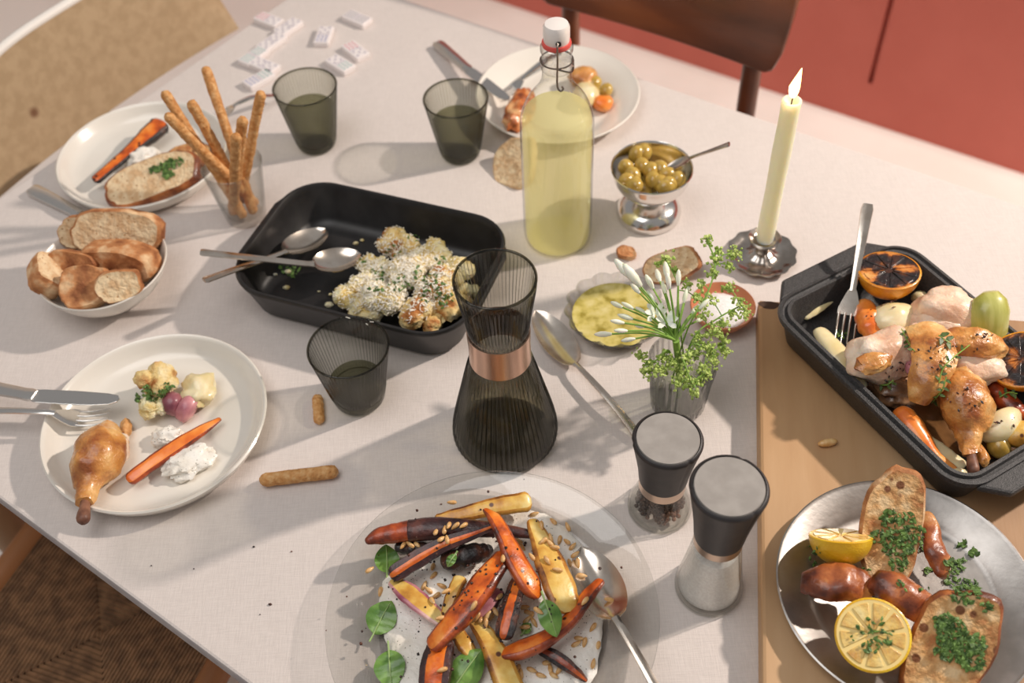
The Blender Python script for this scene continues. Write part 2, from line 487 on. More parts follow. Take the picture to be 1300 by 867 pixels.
# rush seated chair at the near side
m_rush = mat('paper_cord', [(.3, (104, 76, 52)), (.7, (140, 104, 72))], .75, sc=60, bump=.3, bsc=500)
m_rail = mat('smoked_oak', [(.3, (146, 96, 58)), (.7, (178, 122, 76))], .5, sc=10, aniso=(1, .1, 1))
SZ = .45 - T
r0, r1 = px(0, 735, SZ), px(43, 677, SZ); r2 = px(272, 858, SZ)
ydir = (r1 - r0); ydir.z = 0; ydir.normalize(); xdir = V(ydir.y, -ydir.x, 0)
if (r2 - r0).dot(xdir) < 0: xdir = -xdir
wid = (r2 - r0).dot(xdir); hw = wid / 2
seam = px(118, 800, SZ)
sc0 = r0 + xdir * hw; sc0 = sc0 + ydir * (seam - sc0).dot(ydir)
rush = thing('rush_seat_chair', 'brown wooden chair with a woven cord seat tucked under the near table edge', 'chair', (sc0.x, sc0.y, 0), atan2(xdir.y, xdir.x))
sgn = 1 if (Matrix.Rotation(atan2(xdir.y, xdir.x), 3, 'Z') @ V(0, 1, 0)).dot(ydir) > 0 else -1
hl = .215
for sx in (-1, 1):
    part('seat_rail', tube([V(sx * hw, -hl - .02, .45), V(sx * hw * 1.0, hl + .02, .45)], .0175, 14), m_rail, rush)
    part('leg', tube([V(sx * hw, sgn * (hl + .01), 0), V(sx * hw, sgn * (hl + .01), .475)], .018, 14), m_rail, rush)
    part('rear_leg', tube(crs([V(sx * hw, -sgn * (hl + .01), 0), V(sx * hw, -sgn * (hl + .02), .45), V(sx * hw * .95, -sgn * (hl + .05), .62)], 12), .018, 14), m_rail, rush)
    part('stretcher', tube([V(sx * hw, -hl, .2), V(sx * hw, hl, .2)], .01, 10), m_rail, rush)
for sy in (-1, 1):
    part('seat_rail', tube([V(-hw, sy * hl, .44), V(hw, sy * hl, .44)], .0165, 14), m_rail, rush)
part('top_rail', tube(crs([V(-hw * .95, -sgn * (hl + .05), .62), V(0, -sgn * (hl + .10), .635), V(hw * .95, -sgn * (hl + .05), .62)], 14), .017, 12), m_rail, rush)
cords = []
NC = 34
for k in range(NC):
    s = (k + .5) / NC
    rs = RS.uniform(-.0006, .0006)
    for sg in (-1, 1):
        # cords parallel to x in the front and rear triangles, parallel to y in the side ones
        y = sg * hl * (1 - s); xe = hw * (1 - s)
        zc = .452 - .010 * s
        cords.append(tube([V(-xe, y, zc - .001), V(0, y, zc + rs + .003), V(xe, y, zc - .001)], hl / NC * .56, 5))
        x = sg * hw * (1 - s); ye = hl * (1 - s)
        cords.append(tube([V(x, -ye, zc + .0005), V(x, 0, zc + .004 + rs), V(x, ye, zc + .0005)], hw / NC * .56, 5))
part('seat_pad', box(0, 0, .4375, hw * 2, hl * 2, .006), m_rush, rush, smooth=False)
part('woven_seat', join(*cords), m_rush, rush, kind='stuff')

# ================================================================== glassware and tableware
def plate(name, label, c, r, prof, group=None, m=m_white):
    t = thing(name, label, 'plate', c, 0, group)
    part('dish', lathe([(a * r if a <= 1 else a, z) for a, z in prof], 96), m, t)
    return t
coupe = [(0, .005), (.74, .005), (.82, .0062), (.87, .0095), (.91, .0150), (.945, .0215), (.965, .0245), (.982, .0252), (.996, .0238), (.988, .020), (.945, .010), (.87, .002), (.78, .0), (0, .0)]
PL = px(204, 547, 0); RPL = .1215
plate('dinner_plate', 'white dinner plate with chicken leg and carrot at the left front of table', PL, RPL, coupe)
wide = [(0, .005), (.60, .005), (.68, .008), (.74, .014), (.90, .0205), (.985, .0255), (1.0, .0245), (.98, .021), (.78, .010), (.66, .0), (0, .0)]
PF = px(708, 134, 0); RPF = .116
plate('dinner_plate', 'white rimmed plate with olives and bread behind the lemonade bottle', PF, RPF, wide)
PT = px(187, 211, 0); RPT = .1155
plate('dinner_plate', 'white plate with bread toast and dark carrot behind the breadsticks', PT, RPT, coupe)

def tumbler(label, bx, by, h, rt, rb, level, smoke=m_smoke):
    p = px(bx, by)
    t = thing('tumbler', label, 'glass', p, 0, 'smoked tumblers')
    n = 60
    out = [(0, 0), (rb * .86, 0), (rb * .97, .003)] + [(rb + (rt - rb) * s, .003 + (h - .003) * s) for s in (.04, .1, .2, .35, .5, .65, .8, .92)]
    part('glass_body', lathe(out + [(rt * .995, h - .001), (rt * .98, h), (rt * .955, h - .002)], n * 6, lambda a, z: 1 + (.017 * cos(n * a) if .012 < z < h - .006 else 0)), smoke, t)
    part('inner_wall', lathe([(rt * .955, h - .002)] + [((rb + (rt - rb) * s) - .0026, .003 + (h - .003) * s) for s in (.92, .65, .35, .12)] + [(rb * .8, .009), (0, .008)], 72), m_inner, t)
    rl = lambda z: rb + (rt - rb) * z / h - .0032
    part('rim', lathe([(rt * .99 + .0012 * cos(a), h - .0005 + .0012 * sin(a)) for a in [i * pi / 4 for i in range(9)]], 64), m_rimglass, t)
    part('water', lathe([(0, .0105), (rl(.011), .0105)] + [(rl(z), z) for z in (.02, level * .6, level)] + [(0, level)], 64), m_water, t)
    return t
m_inner = glass('inner_glass', (248, 248, 244), (190, 188, 180))
m_rimglass = glass('dark_glass_rim', (190, 188, 176), (110, 108, 98))
tumbler('smoked tumbler of water beside the breadsticks and game tiles', 403, 184, .098, .0425, .0265, .062, m_smoke_green)
tumbler('smoked tumbler of water between the baking dish and far plate', 585, 196, .094, .0425, .0265, .058, m_smoke_green)
tumbler('smoked tumbler standing at the near edge of black baking dish', 457, 505, .088, .0430, .0285, .030)

# carafe
CA = px(642, 552)
t = thing('carafe', 'smoked ribbed glass carafe with a copper band at its waist', 'carafe', CA)
prof_o = crs([(.0, 0), (.046, 0), (.0535, .006), (.0550, .018), (.0515, .040), (.0425, .080), (.0345, .115), (.0288, .138), (.0275, .150), (.0285, .165), (.0320, .195), (.0365, .225), (.0382, .240)], 52)
prof_o = [(max(0, p[0]), max(0, p[1])) for p in prof_o]
ribc = lambda a, z: 1 + (.021 * cos(58 * a) * (1 if not .128 < z < .170 else .0) * (1 if .004 < z < .236 else 0))
part('glass_body', lathe(prof_o + [(.0376, .2415), (.0366, .240)], 348, ribc), m_smoke, t)
part('inner_wall', lathe([(.0366, .240)] + [(p[0] - .0026, max(p[1], .005)) for p in reversed(prof_o)if p[1] > .004] + [(0, .006)], 96), m_inner, t)
part('rim', lathe([(.0376 + .0014 * cos(a), .2405 + .0014 * sin(a)) for a in [i * pi / 4 for i in range(9)]], 96), m_rimglass, t)
part('band', lathe([(.0292, .130), (.0306, .130), (.0302, .150), (.0309, .170), (.0296, .170)], 96), m_copper, t, label='brushed copper band')
lq = [(p[0] - .0034, max(p[1], .0065)) for p in prof_o if p[0] > .03 and p[1] < .092]
m_darkwater = glass('carafe_water', (214, 211, 200), (166, 162, 148), ior=1.33)  # greyish tint of the water in the carafe
part('water', lathe([(0, .0065)] + lq + [(0, lq[-1][1])], 96), m_darkwater, t)

# lemonade bottle
m_mill0 = glass('bottle_glass', (255, 255, 254), (216, 218, 214), ior=1.5, power=3)
BO = px(708, 301)
t = thing('swing_top_bottle', 'clear swing top bottle of cloudy lemonade standing behind the carafe', 'bottle', BO)
bp = crs([(0, .001), (.030, 0), (.0385, .003), (.0420, .012), (.0425, .05), (.0425, .12), (.0425, .175), (.0405, .192), (.0330, .211), (.0225, .226), (.0170, .238), (.0158, .250)], 60)
bp = [(max(0, p[0]), max(0, p[1])) for p in bp]
neck = [(.0158, .2505), (.0172, .2525), (.0176, .256), (.0168, .259), (.0166, .272), (.0178, .2745), (.0178, .279), (.0162, .281), (.0125, .281)]
part('glass_body', lathe(bp, 64), m_mill0, t)
part('neck', lathe(neck, 64), m_cut, t, label='thick threaded glass neck')
m_lem = mat('cloudy_lemonade', [(.3, (255, 249, 190)), (.7, (255, 250, 200))], .5, sc=4, coat=.3)
m_lem.node_tree.nodes['Principled BSDF'].inputs['IOR'].default_value = 1.2
m_lem.node_tree.nodes['Principled BSDF'].inputs['Subsurface Radius'].default_value = (.25, .24, .18)
_nt = m_lem.node_tree; _b = _nt.nodes['Principled BSDF']; _tr = _nt.nodes.new('ShaderNodeBsdfTransparent'); _tr.inputs[0].default_value = lin((255, 254, 232))
_mx = _nt.nodes.new('ShaderNodeMixShader'); _mx.inputs[0].default_value = .45        # cloudy, half see-through liquid
_nt.links.new(_tr.outputs[0], _mx.inputs[1]); _tl = _nt.nodes.new('ShaderNodeBsdfTranslucent'); _tl.inputs[0].default_value = lin((255, 252, 208)); _m2 = _nt.nodes.new('ShaderNodeMixShader'); _m2.inputs[0].default_value = .55
_nt.links.new(_b.outputs[0], _m2.inputs[1]); _nt.links.new(_tl.outputs[0], _m2.inputs[2]); _nt.links.new(_m2.outputs[0], _mx.inputs[2]); _nt.links.new(_mx.outputs[0], _nt.nodes['Material Output'].inputs[0])
part('lemonade', lathe([(0, .004)] + [(p[0] - .0026, max(p[1], .004)) for p in bp if p[1] < .196 and p[0] > .028] + [(.034, .1975), (0, .1975)], 64), m_lem, t, label='pale yellow cloudy lemonade')
m_porc = mat('white_porcelain', (240, 232, 226), .25, coat=.4)
m_gasket = mat('red_gasket', (226, 92, 84), .5)
m_wire = mat('steel_wire', (150, 140, 130), .28, 1)
gsk = part('gasket', lathe([(.0, .281), (.0155, .281), (.0162, .283), (.0155, .286), (0, .286)], 40), m_gasket, t)
stp = part('stopper', lathe([(0, .284), (.0130, .284), (.0142, .287), (.0145, .294), (.0142, .303), (.0125, .3065), (.006, .3075), (0, .3078)], 48), m_porc, t)
part('stopper_hole', lathe([(0, 0), (.0030, 0), (.0030, .0012), (0, .0012)], 20), mat('hole_dark', (40, 34, 32), .6), stp).matrix_basis = basis(V(.001, -.0142, .291), V(0, -1, .05))
W1 = [V(.0, -.0150, .292), V(-.0005, -.0195, .288), V(-.0005, -.0205, .27), V(-.001, -.0205, .248), V(.0, -.0215, .240), V(.003, -.0225, .2375), V(.0055, -.022, .240), V(.004, -.0215, .2425)]
part('wire_bail', tube(crs(W1, 40), .0011, 8), m_wire, t)
W2 = [V(.0178 * cos(a), .0178 * sin(a), .2625) for a in [radians(-90 + i * 15) for i in range(25)]]
part('wire_collar', tube(W2, .0009, 6), m_wire, t)
part('wire_lever', tube(crs([V(.0, -.0185, .262), V(.013, -.0155, .256), V(.0175, -.004, .252), V(.0185, .006, .257)], 20), .001, 6), m_wire, t)

# footed silver cup with olives
OC = px(823, 272)
t = thing('footed_cup', 'small silver footed cup filled with green olives', 'cup', OC)
part('foot', lathe(crs([(0, 0), (.036, 0), (.0405, .004), (.0405, .010), (.034, .019), (.022, .025), (.012, .029), (.0095, .034)], 30), 64), m_steel, t)
part('bowl', lathe(crs([(.0095, .034), (.02, .035), (.036, .045), (.046, .060), (.0495, .076)], 24) + [(.0508, .0775), (.0500, .079), (.0484, .0775)] + crs([(.0478, .075), (.044, .060), (.034, .047), (.018, .0385), (0, .037)], 20), 64), m_steel, t)

# candle and holder
HO = px(966, 328)
t = thing('candle_holder', 'scalloped silver candle holder beside the roasting pan', 'candle holder', HO)
scal = lambda a, z: 1 + .03 * cos(12 * a)
def scal2(a, z): return 1
part('tray', lathe([(0, .002), (.024, .0), (.034, .003), (.041, .009), (.0415, .0105), (.040, .0108), (.033, .0065), (.022, .005), (.014, .009), (.009, .014), (0, .014)], 96, scal), m_darksilver, t)
part('socket', lathe([(0, .012), (.009, .013), (.0075, .018), (.0085, .023), (.013, .026), (.0185, .032), (.0195, .0355), (.0185, .0365), (.0145, .033), (.012, .031), (0, .031)], 48), m_darksilver, t)
m_wax = mat('ivory_wax', [(.3, (248, 238, 206)), (.7, (252, 244, 218))], .4, sss=1, sc=8)
m_wax.node_tree.nodes['Principled BSDF'].inputs['Subsurface Radius'].default_value = (.03, .024, .014)
CB = V(HO.x, HO.y, T + .0315)
ctop = zfor(HO, 128) - .0315
t = thing('taper_candle', 'lit ivory taper candle standing in the silver holder', 'candle', CB)
part('wax', lathe([(0, 0), (.0098, 0), (.0105, .004)] + [(.0106 + .0003 * sin(i), ctop * i / 12) for i in range(1, 12)] + [(.0106, ctop - .003), (.0108, ctop + .0005), (.0085, ctop + .0012), (.006, ctop - .003), (0, ctop - .0045)], 40), m_wax, t)
part('wick', tube(crs([V(0, 0, ctop - .005), V(.0004, 0, ctop + .003), V(.0012, 0, ctop + .009)], 8), .0008, 6), mat('burnt_wick', (40, 26, 18), .9), t)
m_flame = mat('flame', (255, 214, 130), .5, emit=9)
fv = [V((p[0] * (1 - .75 * max(0, p[2])) * .0056) + .004 * max(0, p[2]), p[1] * (1 - .75 * max(0, p[2])) * .0056, ctop + .017 + p[2] * (.024 if p[2] > 0 else .013)) for p in ico(3)[0]]
part('flame', (fv, ico(3)[1]), m_flame, t)

# bread bowl
BB = px(146, 372)
t = thing('bread_bowl', 'white bowl heaped with bread pieces at the left of the table', 'bowl', BB)
part('bowl', lathe(crs([(0, .004), (.03, .003), (.034, 0), (.038, .002), (.053, .014), (.068, .031), (.0765, .050)], 30) + [(.0775, .0515), (.0765, .053), (.0748, .0515)] + crs([(.073, .048), (.064, .031), (.048, .016), (.03, .009), (0, .008)], 24), 96), m_white, t)

# breadstick glass
BG = px(313, 274)
t = thing('drinking_glass', 'clear tapered glass holding breadsticks', 'glass', BG)
part('glass_body', lathe([(0, 0), (.024, 0), (.0262, .002), (.030, .03), (.0345, .06), (.0385, .086), (.0390, .0875), (.0380, .088), (.0370, .086), (.033, .06), (.0285, .03), (.0245, .010), (0, .009)], 72), m_clear, t)

# oil dish
OD = px(781, 408)
t = thing('glass_dish', 'scalloped clear glass dish of olive oil beside the flowers', 'dish', OD)
sc12 = lambda a, z: 1 + (.08 * abs(cos(7 * a)) - .03) * min(1, max(0, (z - .004) / .012))
part('dish', lathe([(0, .0), (.040, 0), (.046, .003), (.052, .011), (.0565, .021), (.0575, .0225), (.0555, .0225), (.050, .012), (.043, .0055), (0, .005)], 112, sc12), m_cut, t)
m_oil = glass('olive_oil', (206, 196, 96), (190, 170, 60), ior=1.47)
m_oil2 = mat('oil_herb_layer', [(.2, (222, 206, 140)), (.5, (206, 188, 104)), (.8, (150, 132, 40))], .12, sc=70, coat=1)
part('olive_oil', lathe([(0, .0055), (.0435, .0058), (.0505, .0125), (0, .0125)], 80), m_oil2, t, label='greenish yellow olive oil with herbs')

# wooden salt bowl
SB = px(915, 404)
t = thing('wooden_bowl', 'small reddish wooden bowl of flaky salt behind the flowers', 'bowl', SB)
m_redwood = mat('red_wood', [(.3, (190, 116, 78)), (.7, (212, 140, 100))], .5, sc=20, aniso=(1, .2, 1))
part('bowl', lathe([(0, 0), (.020, 0), (.030, .007), (.036, .017), (.0375, .0225), (.0365, .0235), (.035, .022), (.0325, .017), (.026, .010), (0, .007)], 64), m_redwood, t)
m_salt = mat('white_salt', [(.3, (236, 230, 226)), (.7, (250, 246, 242))], .6, sc=400, bump=.25, bsc=500, sss=1)
m_salt.node_tree.nodes['Principled BSDF'].inputs['Subsurface Radius'].default_value = (.02, .02, .02)
part('salt', blob((0, 0, .012), (.028, .028, .009), 3, .12, 3, 4, fine=.10, ffq=14), m_salt, t, kind='stuff')

# vase
VA = px(860, 512)
t = thing('flower_vase', 'small ribbed clear glass vase with white flowers and green sprigs', 'vase', VA)
ribv = lambda a, z: 1 + (.028 * cos(28 * a) if .006 < z < .068 else 0)
part('glass_body', lathe([(0, 0), (.027, 0), (.0295, .003), (.0305, .02), (.0325, .045), (.0352, .066), (.0362, .075), (.0362, .0768), (.0348, .0768), (.0338, .066), (.031, .045), (.029, .02), (.027, .011), (0, .010)], 168, ribv), m_cut, t)
part('water', lathe([(0, .0105), (.0265, .0115), (.0285, .02), (.0295, .040), (0, .040)], 48), glass('vase_water', (232, 236, 228), (196, 204, 190), ior=1.33), t)

# mills
m_cap = mat('matt_black_cap', [(.3, (46, 42, 43)), (.7, (54, 50, 50))], .5, sc=80)
m_disc = mat('grey_cap_disc', [(.3, (150, 144, 138)), (.7, (162, 156, 150))], .6, sc=60)
m_pepper = mat('peppercorn', [(.3, (52, 34, 25)), (.55, (92, 60, 42)), (.7, (128, 84, 58))], .6, sc=30)
def mill(name, label, b, h, hc, hb, r_base, r_top, r_neck, fillmat):
    t = thing(name, label, 'mill', b)
    body = [(0, .001), (r_base * .88, 0), (r_base * .98, .003), (r_base, .008)] + [(r_base + (r_neck - r_base) * s ** .85, .008 + (hb - .008) * s) for s in (.15, .3, .5, .7, .85, 1)]
    part('glass_body', lathe(body + [(p[0] - .0025, max(p[1], .006)) for p in reversed(body) if p[0] > .02] + [(0, .006)], 72), m_mill, t)
    part('base_rim', lathe([(r_base * .80, .0), (r_base * .99, .0012), (r_base * 1.0, .006), (r_base * .95, .008), (r_base * .8, .005)], 72), m_mill, t)
    part('collar', lathe([(r_neck - .001, hb - .001), (r_neck + .0006, hb), (r_neck + .0006, hc), (r_neck - .001, hc + .001)], 64), m_copper2, t, label='brushed steel collar')
    notch = lambda a, z: 1 - (.035 * math.exp(-(((a * 3 / (2 * pi)) % 1 - .5) / .03) ** 2) if z > hc + .004 else 0)
    cap = part('cap', lathe([(0, hc), (r_neck + .001, hc), (r_neck + .0015, hc + .003)] + [(r_neck + .0015 + (r_top - r_neck - .0015) * s ** 1.25, hc + .003 + (h - hc - .008) * s) for s in (.2, .4, .6, .8, 1)] + [(r_top + .0004, h - .003), (r_top - .001, h - .0005), (r_top * .93, h), (r_top * .91, h - .0015), (0, h - .0015)], 144, notch), m_cap, t)
    part('cap_disc', lathe([(0, h + .0002), (r_top * .88, h + .0002), (r_top * .90, h - .0012), (0, h - .0014)], 72), m_disc, cap)
    return t
m_copper2 = mat('brushed_steel', (196, 174, 156), .3, 1)
MP, MS = px(837, 644), px(899, 745)
hp, hs = zfor(MP, 556), zfor(MS, 617)
tp = mill('pepper_mill', 'pepper mill with black cap and dark peppercorns in clear glass', MP, hp, zfor(MP, 606), zfor(MP, 615), .0325, .0330, .0225, None)
hb = zfor(MP, 615)
corns = []
for i in range(520):
    z = rnd(.008, hb - .006); rr = (.0325 + (.0225 - .0325) * (z / hb) ** .85) - .0052
    a = rnd(0, 2 * pi); r = rr * sqrt(rnd(.35, 1)); q = .0022 * rnd(.85, 1.15)
    corns.append(move(([p * q for p in ico(1)[0]], ico(1)[1]), (r * cos(a), r * sin(a), z)))
part('peppercorns', join(*corns), m_pepper, tp, kind='stuff')
ts = mill('salt_mill', 'tall salt mill with black cap and white salt in clear glass', MS, hs, zfor(MS, 678), zfor(MS, 686), .0325, .0332, .0215, None)
hb = zfor(MS, 686)
sp = [(.0325 + (.0215 - .0325) * s ** .85 - .0036, .008 + (hb - .008) * s) for s in (0, .15, .3, .5, .7, .8)]
part('salt', lathe([(0, .0065)] + sp + [(0, sp[-1][1] + .004)], 64), m_salt, ts, kind='stuff')

# glass platter
m_platter = glass('platter_glass', (251, 251, 250), (176, 178, 176), ior=1.6, power=1.6)
GP = px(626, 790); RGP = .155
t = thing('glass_platter', 'large clear glass platter of roasted carrots at the front', 'platter', GP)
part('dish', lathe([(0, 0), (.108, 0), (.116, .002), (.126, .010), (.134, .0155), (.152, .0225), (.1545, .0238), (.154, .0256), (.150, .0250), (.132, .0185), (.123, .013), (.113, .0055), (.106, .004), (0, .004)], 160), m_platter, t)

# pewter plate on the board
ZB = .028
PP = px(1147, 754, ZB + .004); RPP = .1155
t = thing('pewter_plate', 'dull pewter plate with toasted bread and lemons on the cutting board', 'plate', V(PP.x, PP.y, T + ZB))
part('dish', lathe([(0, .0), (.080, 0), (.086, .002), (.091, .008), (.113, .0125), (.1155, .0138), (.1160, .0155), (.1145, .0162), (.112, .0145), (.090, .0102), (.085, .0045), (.079, .0022), (0, .002)], 128), m_pewter, t)

# cutting board of two planks
m_board = mat('board_wood', [(.15, (112, 78, 50)), (.4, (168, 126, 86)), (.6, (190, 150, 108)), (.85, (208, 172, 132))], .55, sc=9, aniso=(1, .14, 1), bump=.08, bsc=90, detail=8)
m_board2 = mat('board_wood_dark', [(.15, (104, 72, 46)), (.4, (156, 116, 78)), (.6, (178, 138, 98)), (.85, (198, 160, 120))], .55, sc=9, aniso=(1, .14, 1), bump=.08, bsc=90, detail=8)
c0, c1, c2 = px(963, 380, ZB), px(968, 867, ZB), px(1300, 402, ZB)
vy = (c1 - c0).normalized(); vx = V(-vy.y, vy.x, 0)
if vx.x < 0: vx = -vx
sm = px(1167, 612, ZB); w1 = (sm - c0).dot(vx)
t = thing('cutting_board', 'worn wooden cutting board of two planks under pan and pewter plate', 'cutting board', V(c0.x, c0.y, T), atan2(vx.y, vx.x))
blen = .60; w2 = .17
m = t.matrix_basis
for a, b_, mm in ((0, w1 - .0009, m_board), (w1 + .0009, w1 + w2, m_board2)):
    part('plank', box((a + b_) / 2, -blen / 2, ZB / 2, b_ - a, blen, ZB), mm, t, smooth=False, bevel=.0035)
m_burn = mat('burn_mark', (70, 46, 32), .7)
part('burn_mark', prism([(.012 + .012 * cos(a) * (1 + .2 * sin(3 * a)), -.008 + .006 * sin(a)) for a in [i * pi / 8 for i in range(16)]], ZB, ZB + .0003), m_burn, t, smooth=False, label='dark scorch at the corner')

# black baking dish
def frame4(s0, s1, l0, l1, z):
    """centre, long axis and half sizes from points on the two short and two long sides (pixels) at height z"""
    a, b, c, d = (px(p[0], p[1], z) for p in (s0, s1, l0, l1))
    return a, b, c, d
ZD = .058
def panframe(sl, sr, lu, ll, z):
    A, B, C, D = px(*sl, z), px(*sr, z), px(*lu, z), px(*ll, z)
    return A, B, C, D
A, B, C, D = panframe((346, 266), (618, 360), (520, 252), (430, 400), ZD)
ax = (px(612, 266, ZD) - px(428, 226, ZD)).normalized(); ay = V(-ax.y, ax.x, 0)
ctrD = V(0, 0, 0)
um = ((A - C).dot(ax) + (B - C).dot(ax)) / 2
vm = (D - C).dot(ay) / 2
ctrD = C + ax * um + ay * vm
aD, bD = abs((B - A).dot(ax)) / 2, abs((D - C).dot(ay)) / 2
DISH = thing('baking_dish', 'black baking dish with cauliflower gratin behind the carafe', 'baking dish', V(ctrD.x, ctrD.y, T), atan2(ax.y, ax.x))
part('dish', rrpan(aD, bD, .055, [(.030, 0), (.022, .001), (.016, .006), (.006, .040), (.001, .052), (.0, .0560), (.0015, .0582), (.0045, .0582), (.006, .0560), (.008, .050), (.018, .014), (.025, .008), (.034, .0065)], 10), m_black, DISH)
for s in (-1, 1):
    hv = [V(s * (aD - .002), -bD * .62, .0525), V(s * (aD + .005), -bD * .45, .0525), V(s * (aD + .005), bD * .45, .0525), V(s * (aD - .002), bD * .62, .0525)]
    part('handle', rings([[p + V(0, 0, z) for p in hv] for z in (-.004, .004)]), m_black, DISH, smooth=False, bevel=.0025)

# roasting pan on the board
ZP = ZB + .050
A, B, C, D = panframe((1040, 352), (1292, 590), (1226, 366), (1096, 508), ZP)
ax = (px(1190, 588, ZP) - px(1002, 408, ZP)).normalized(); ay = V(-ax.y, ax.x, 0)
um = ((A - C).dot(ax) + (B - C).dot(ax)) / 2; vm = (D - C).dot(ay) / 2
ctrP = C + ax * um + ay * vm
aP, bP = abs((B - A).dot(ax)) / 2, abs((D - C).dot(ay)) / 2
PAN = thing('roasting_pan', 'black cast roasting pan of chicken and vegetables on the board', 'roasting pan', V(ctrP.x, ctrP.y, T + ZB), atan2(ax.y, ax.x))
part('pan', rrpan(aP, bP, .036, [(.026, 0), (.020, .001), (.015, .006), (.006, .040), (.001, .043), (0, .046), (.001, .0495), (.0045, .0500), (.0055, .0475), (.0085, .0470), (.010, .0500), (.0135, .0500), (.0150, .047), (.022, .014), (.028, .0075), (.036, .006)], 10), m_iron, PAN)
for s in (-1, 1):
    hv = [V(s * (aP - .003), -bP * .80, .044), V(s * (aP + .020), -bP * .58, .044), V(s * (aP + .020), bP * .58, .044), V(s * (aP - .003), bP * .80, .044)]
    part('handle', rings([[p + V(0, 0, z) for p in hv] for z in (-.0045, .0045)]), m_iron, PAN, smooth=False, bevel=.003)

# ================================================================== food and cutlery generators
m_crust = mat('bread_crust', [(.25, (140, 82, 44)), (.5, (194, 132, 82)), (.75, (232, 196, 152))], .75, sc=45, bump=.5, bsc=160)
m_crumb = mat('bread_crumb', [(.35, (216, 178, 134)), (.65, (238, 212, 172))], .8, sc=90, bump=.7, bsc=220, spots=(130, .12, (186, 138, 92)))
m_crust_dark = mat('toast_crust', [(.3, (96, 46, 24)), (.5, (150, 82, 40)), (.7, (192, 118, 62))], .45, sc=40, bump=.3, bsc=160, coat=.25)
m_crumb_toast = mat('toasted_crumb', [(.25, (176, 112, 62)), (.5, (216, 166, 108)), (.75, (236, 202, 154))], .7, sc=60, bump=.8, bsc=200, spots=(58, .20, (128, 78, 44)))
m_stick = mat('breadstick_crust', [(.2, (190, 128, 68)), (.5, (214, 156, 94)), (.8, (230, 184, 128))], .65, sc=160, bump=.6, bsc=300)
m_orange = mat('roast_carrot_flesh', [(.2, (122, 46, 16)), (.42, (206, 92, 26)), (.6, (234, 124, 36)), (.8, (244, 156, 72))], .3, sc=45, spots=(70, .13, (70, 30, 18)), bump=.15, bsc=220, coat=.35, aniso=(1, 1, 1))
m_orange_skin = mat('roast_carrot_skin', [(.25, (66, 28, 18)), (.5, (158, 64, 28)), (.75, (206, 100, 42))], .35, sc=45, bump=.25, bsc=180, coat=.3)
m_yellow = mat('yellow_root_flesh', [(.2, (150, 92, 30)), (.4, (206, 150, 62)), (.58, (230, 190, 98)), (.75, (240, 214, 140))], .35, sc=35, spots=(60, .12, (92, 50, 24)), bump=.15, bsc=220, coat=.3)
m_yellow_skin = mat('yellow_root_skin', [(.3, (96, 52, 24)), (.5, (180, 116, 40)), (.7, (214, 160, 70))], .4, sc=40, bump=.2, bsc=200, coat=.3)
m_purple = mat('purple_carrot_skin', [(.3, (38, 20, 24)), (.5, (64, 34, 34)), (.7, (96, 54, 46))], .4, sc=50, bump=.35, bsc=220, coat=.3)
m_char = mat('charred_skin', [(.3, (26, 20, 20)), (.5, (52, 34, 30)), (.7, (110, 62, 40))], .45, sc=60, bump=.5, bsc=200, coat=.3)
m_fresh_carrot = mat('glazed_carrot', [(.3, (222, 106, 34)), (.5, (240, 136, 50)), (.7, (248, 164, 84))], .3, sc=30, bump=.1, bsc=150, coat=.5)
m_chick_skin = mat('chicken_skin', [(.22, (150, 80, 32)), (.5, (212, 146, 74)), (.78, (240, 196, 130))], .32, sc=34, bump=.5, bsc=190, coat=.55, sss=.1)
m_chick_meat = mat('chicken_meat', [(.2, (214, 168, 136)), (.5, (242, 212, 186)), (.8, (250, 234, 216))], .45, sc=26, bump=.5, bsc=150, coat=.25, sss=.2)
m_bone = mat('bone_end', [(.3, (92, 54, 40)), (.7, (150, 104, 80))], .5, sc=60)
m_onion = mat('soft_onion', [(.3, (226, 206, 150)), (.7, (246, 234, 198))], .3, sc=20, coat=.4, sss=.2, aniso=(1, 1, 4))
m_leek = mat('green_leek', [(.3, (168, 168, 72)), (.7, (206, 204, 122))], .35, sc=14, coat=.4, aniso=(6, 1, 1))
m_caul = mat('cauliflower', [(.3, (224, 196, 124)), (.5, (244, 230, 184)), (.75, (250, 242, 214))], .6, sc=45, bump=.8, bsc=330, sss=.1)
m_caul_brown = mat('browned_cauliflower', [(.3, (180, 112, 50)), (.48, (236, 206, 138)), (.7, (250, 236, 196))], .6, sc=36, bump=.7, bsc=300)
m_cheese = mat('grated_cheese', (250, 244, 230), .7)
m_yog = mat('herbed_yogurt', [(.3, (238, 230, 216)), (.7, (252, 248, 240))], .4, sc=30, bump=.5, bsc=120, coat=.2, spots=(260, .10, (96, 92, 70)))
m_herb = mat('chopped_parsley', [(.3, (56, 84, 34)), (.7, (112, 146, 70))], .55, sc=200)
m_leaf = mat('basil_leaf', [(.3, (78, 120, 44)), (.7, (132, 172, 82))], .35, sc=40, coat=.3, bump=.15, bsc=150)
m_vein = mat('leaf_vein', (158, 186, 116), .4)
m_nut = mat('pine_nut', [(.3, (212, 158, 92)), (.7, (240, 206, 150))], .4, sc=120, coat=.3)
m_lemon = mat('lemon_peel', [(.3, (232, 176, 22)), (.7, (248, 208, 52))], .38, sc=30, bump=.2, bsc=500, coat=.3)
m_pith = mat('lemon_pith', (244, 216, 140), .5)
m_pulp = mat('lemon_pulp', [(.25, (206, 150, 70)), (.5, (236, 198, 110)), (.75, (246, 222, 150))], .35, sc=60, coat=.5, bump=.3, bsc=200)
m_orange_peel = mat('orange_peel', [(.3, (214, 128, 16)), (.7, (240, 166, 34))], .35, sc=30, bump=.2, bsc=500, coat=.4)
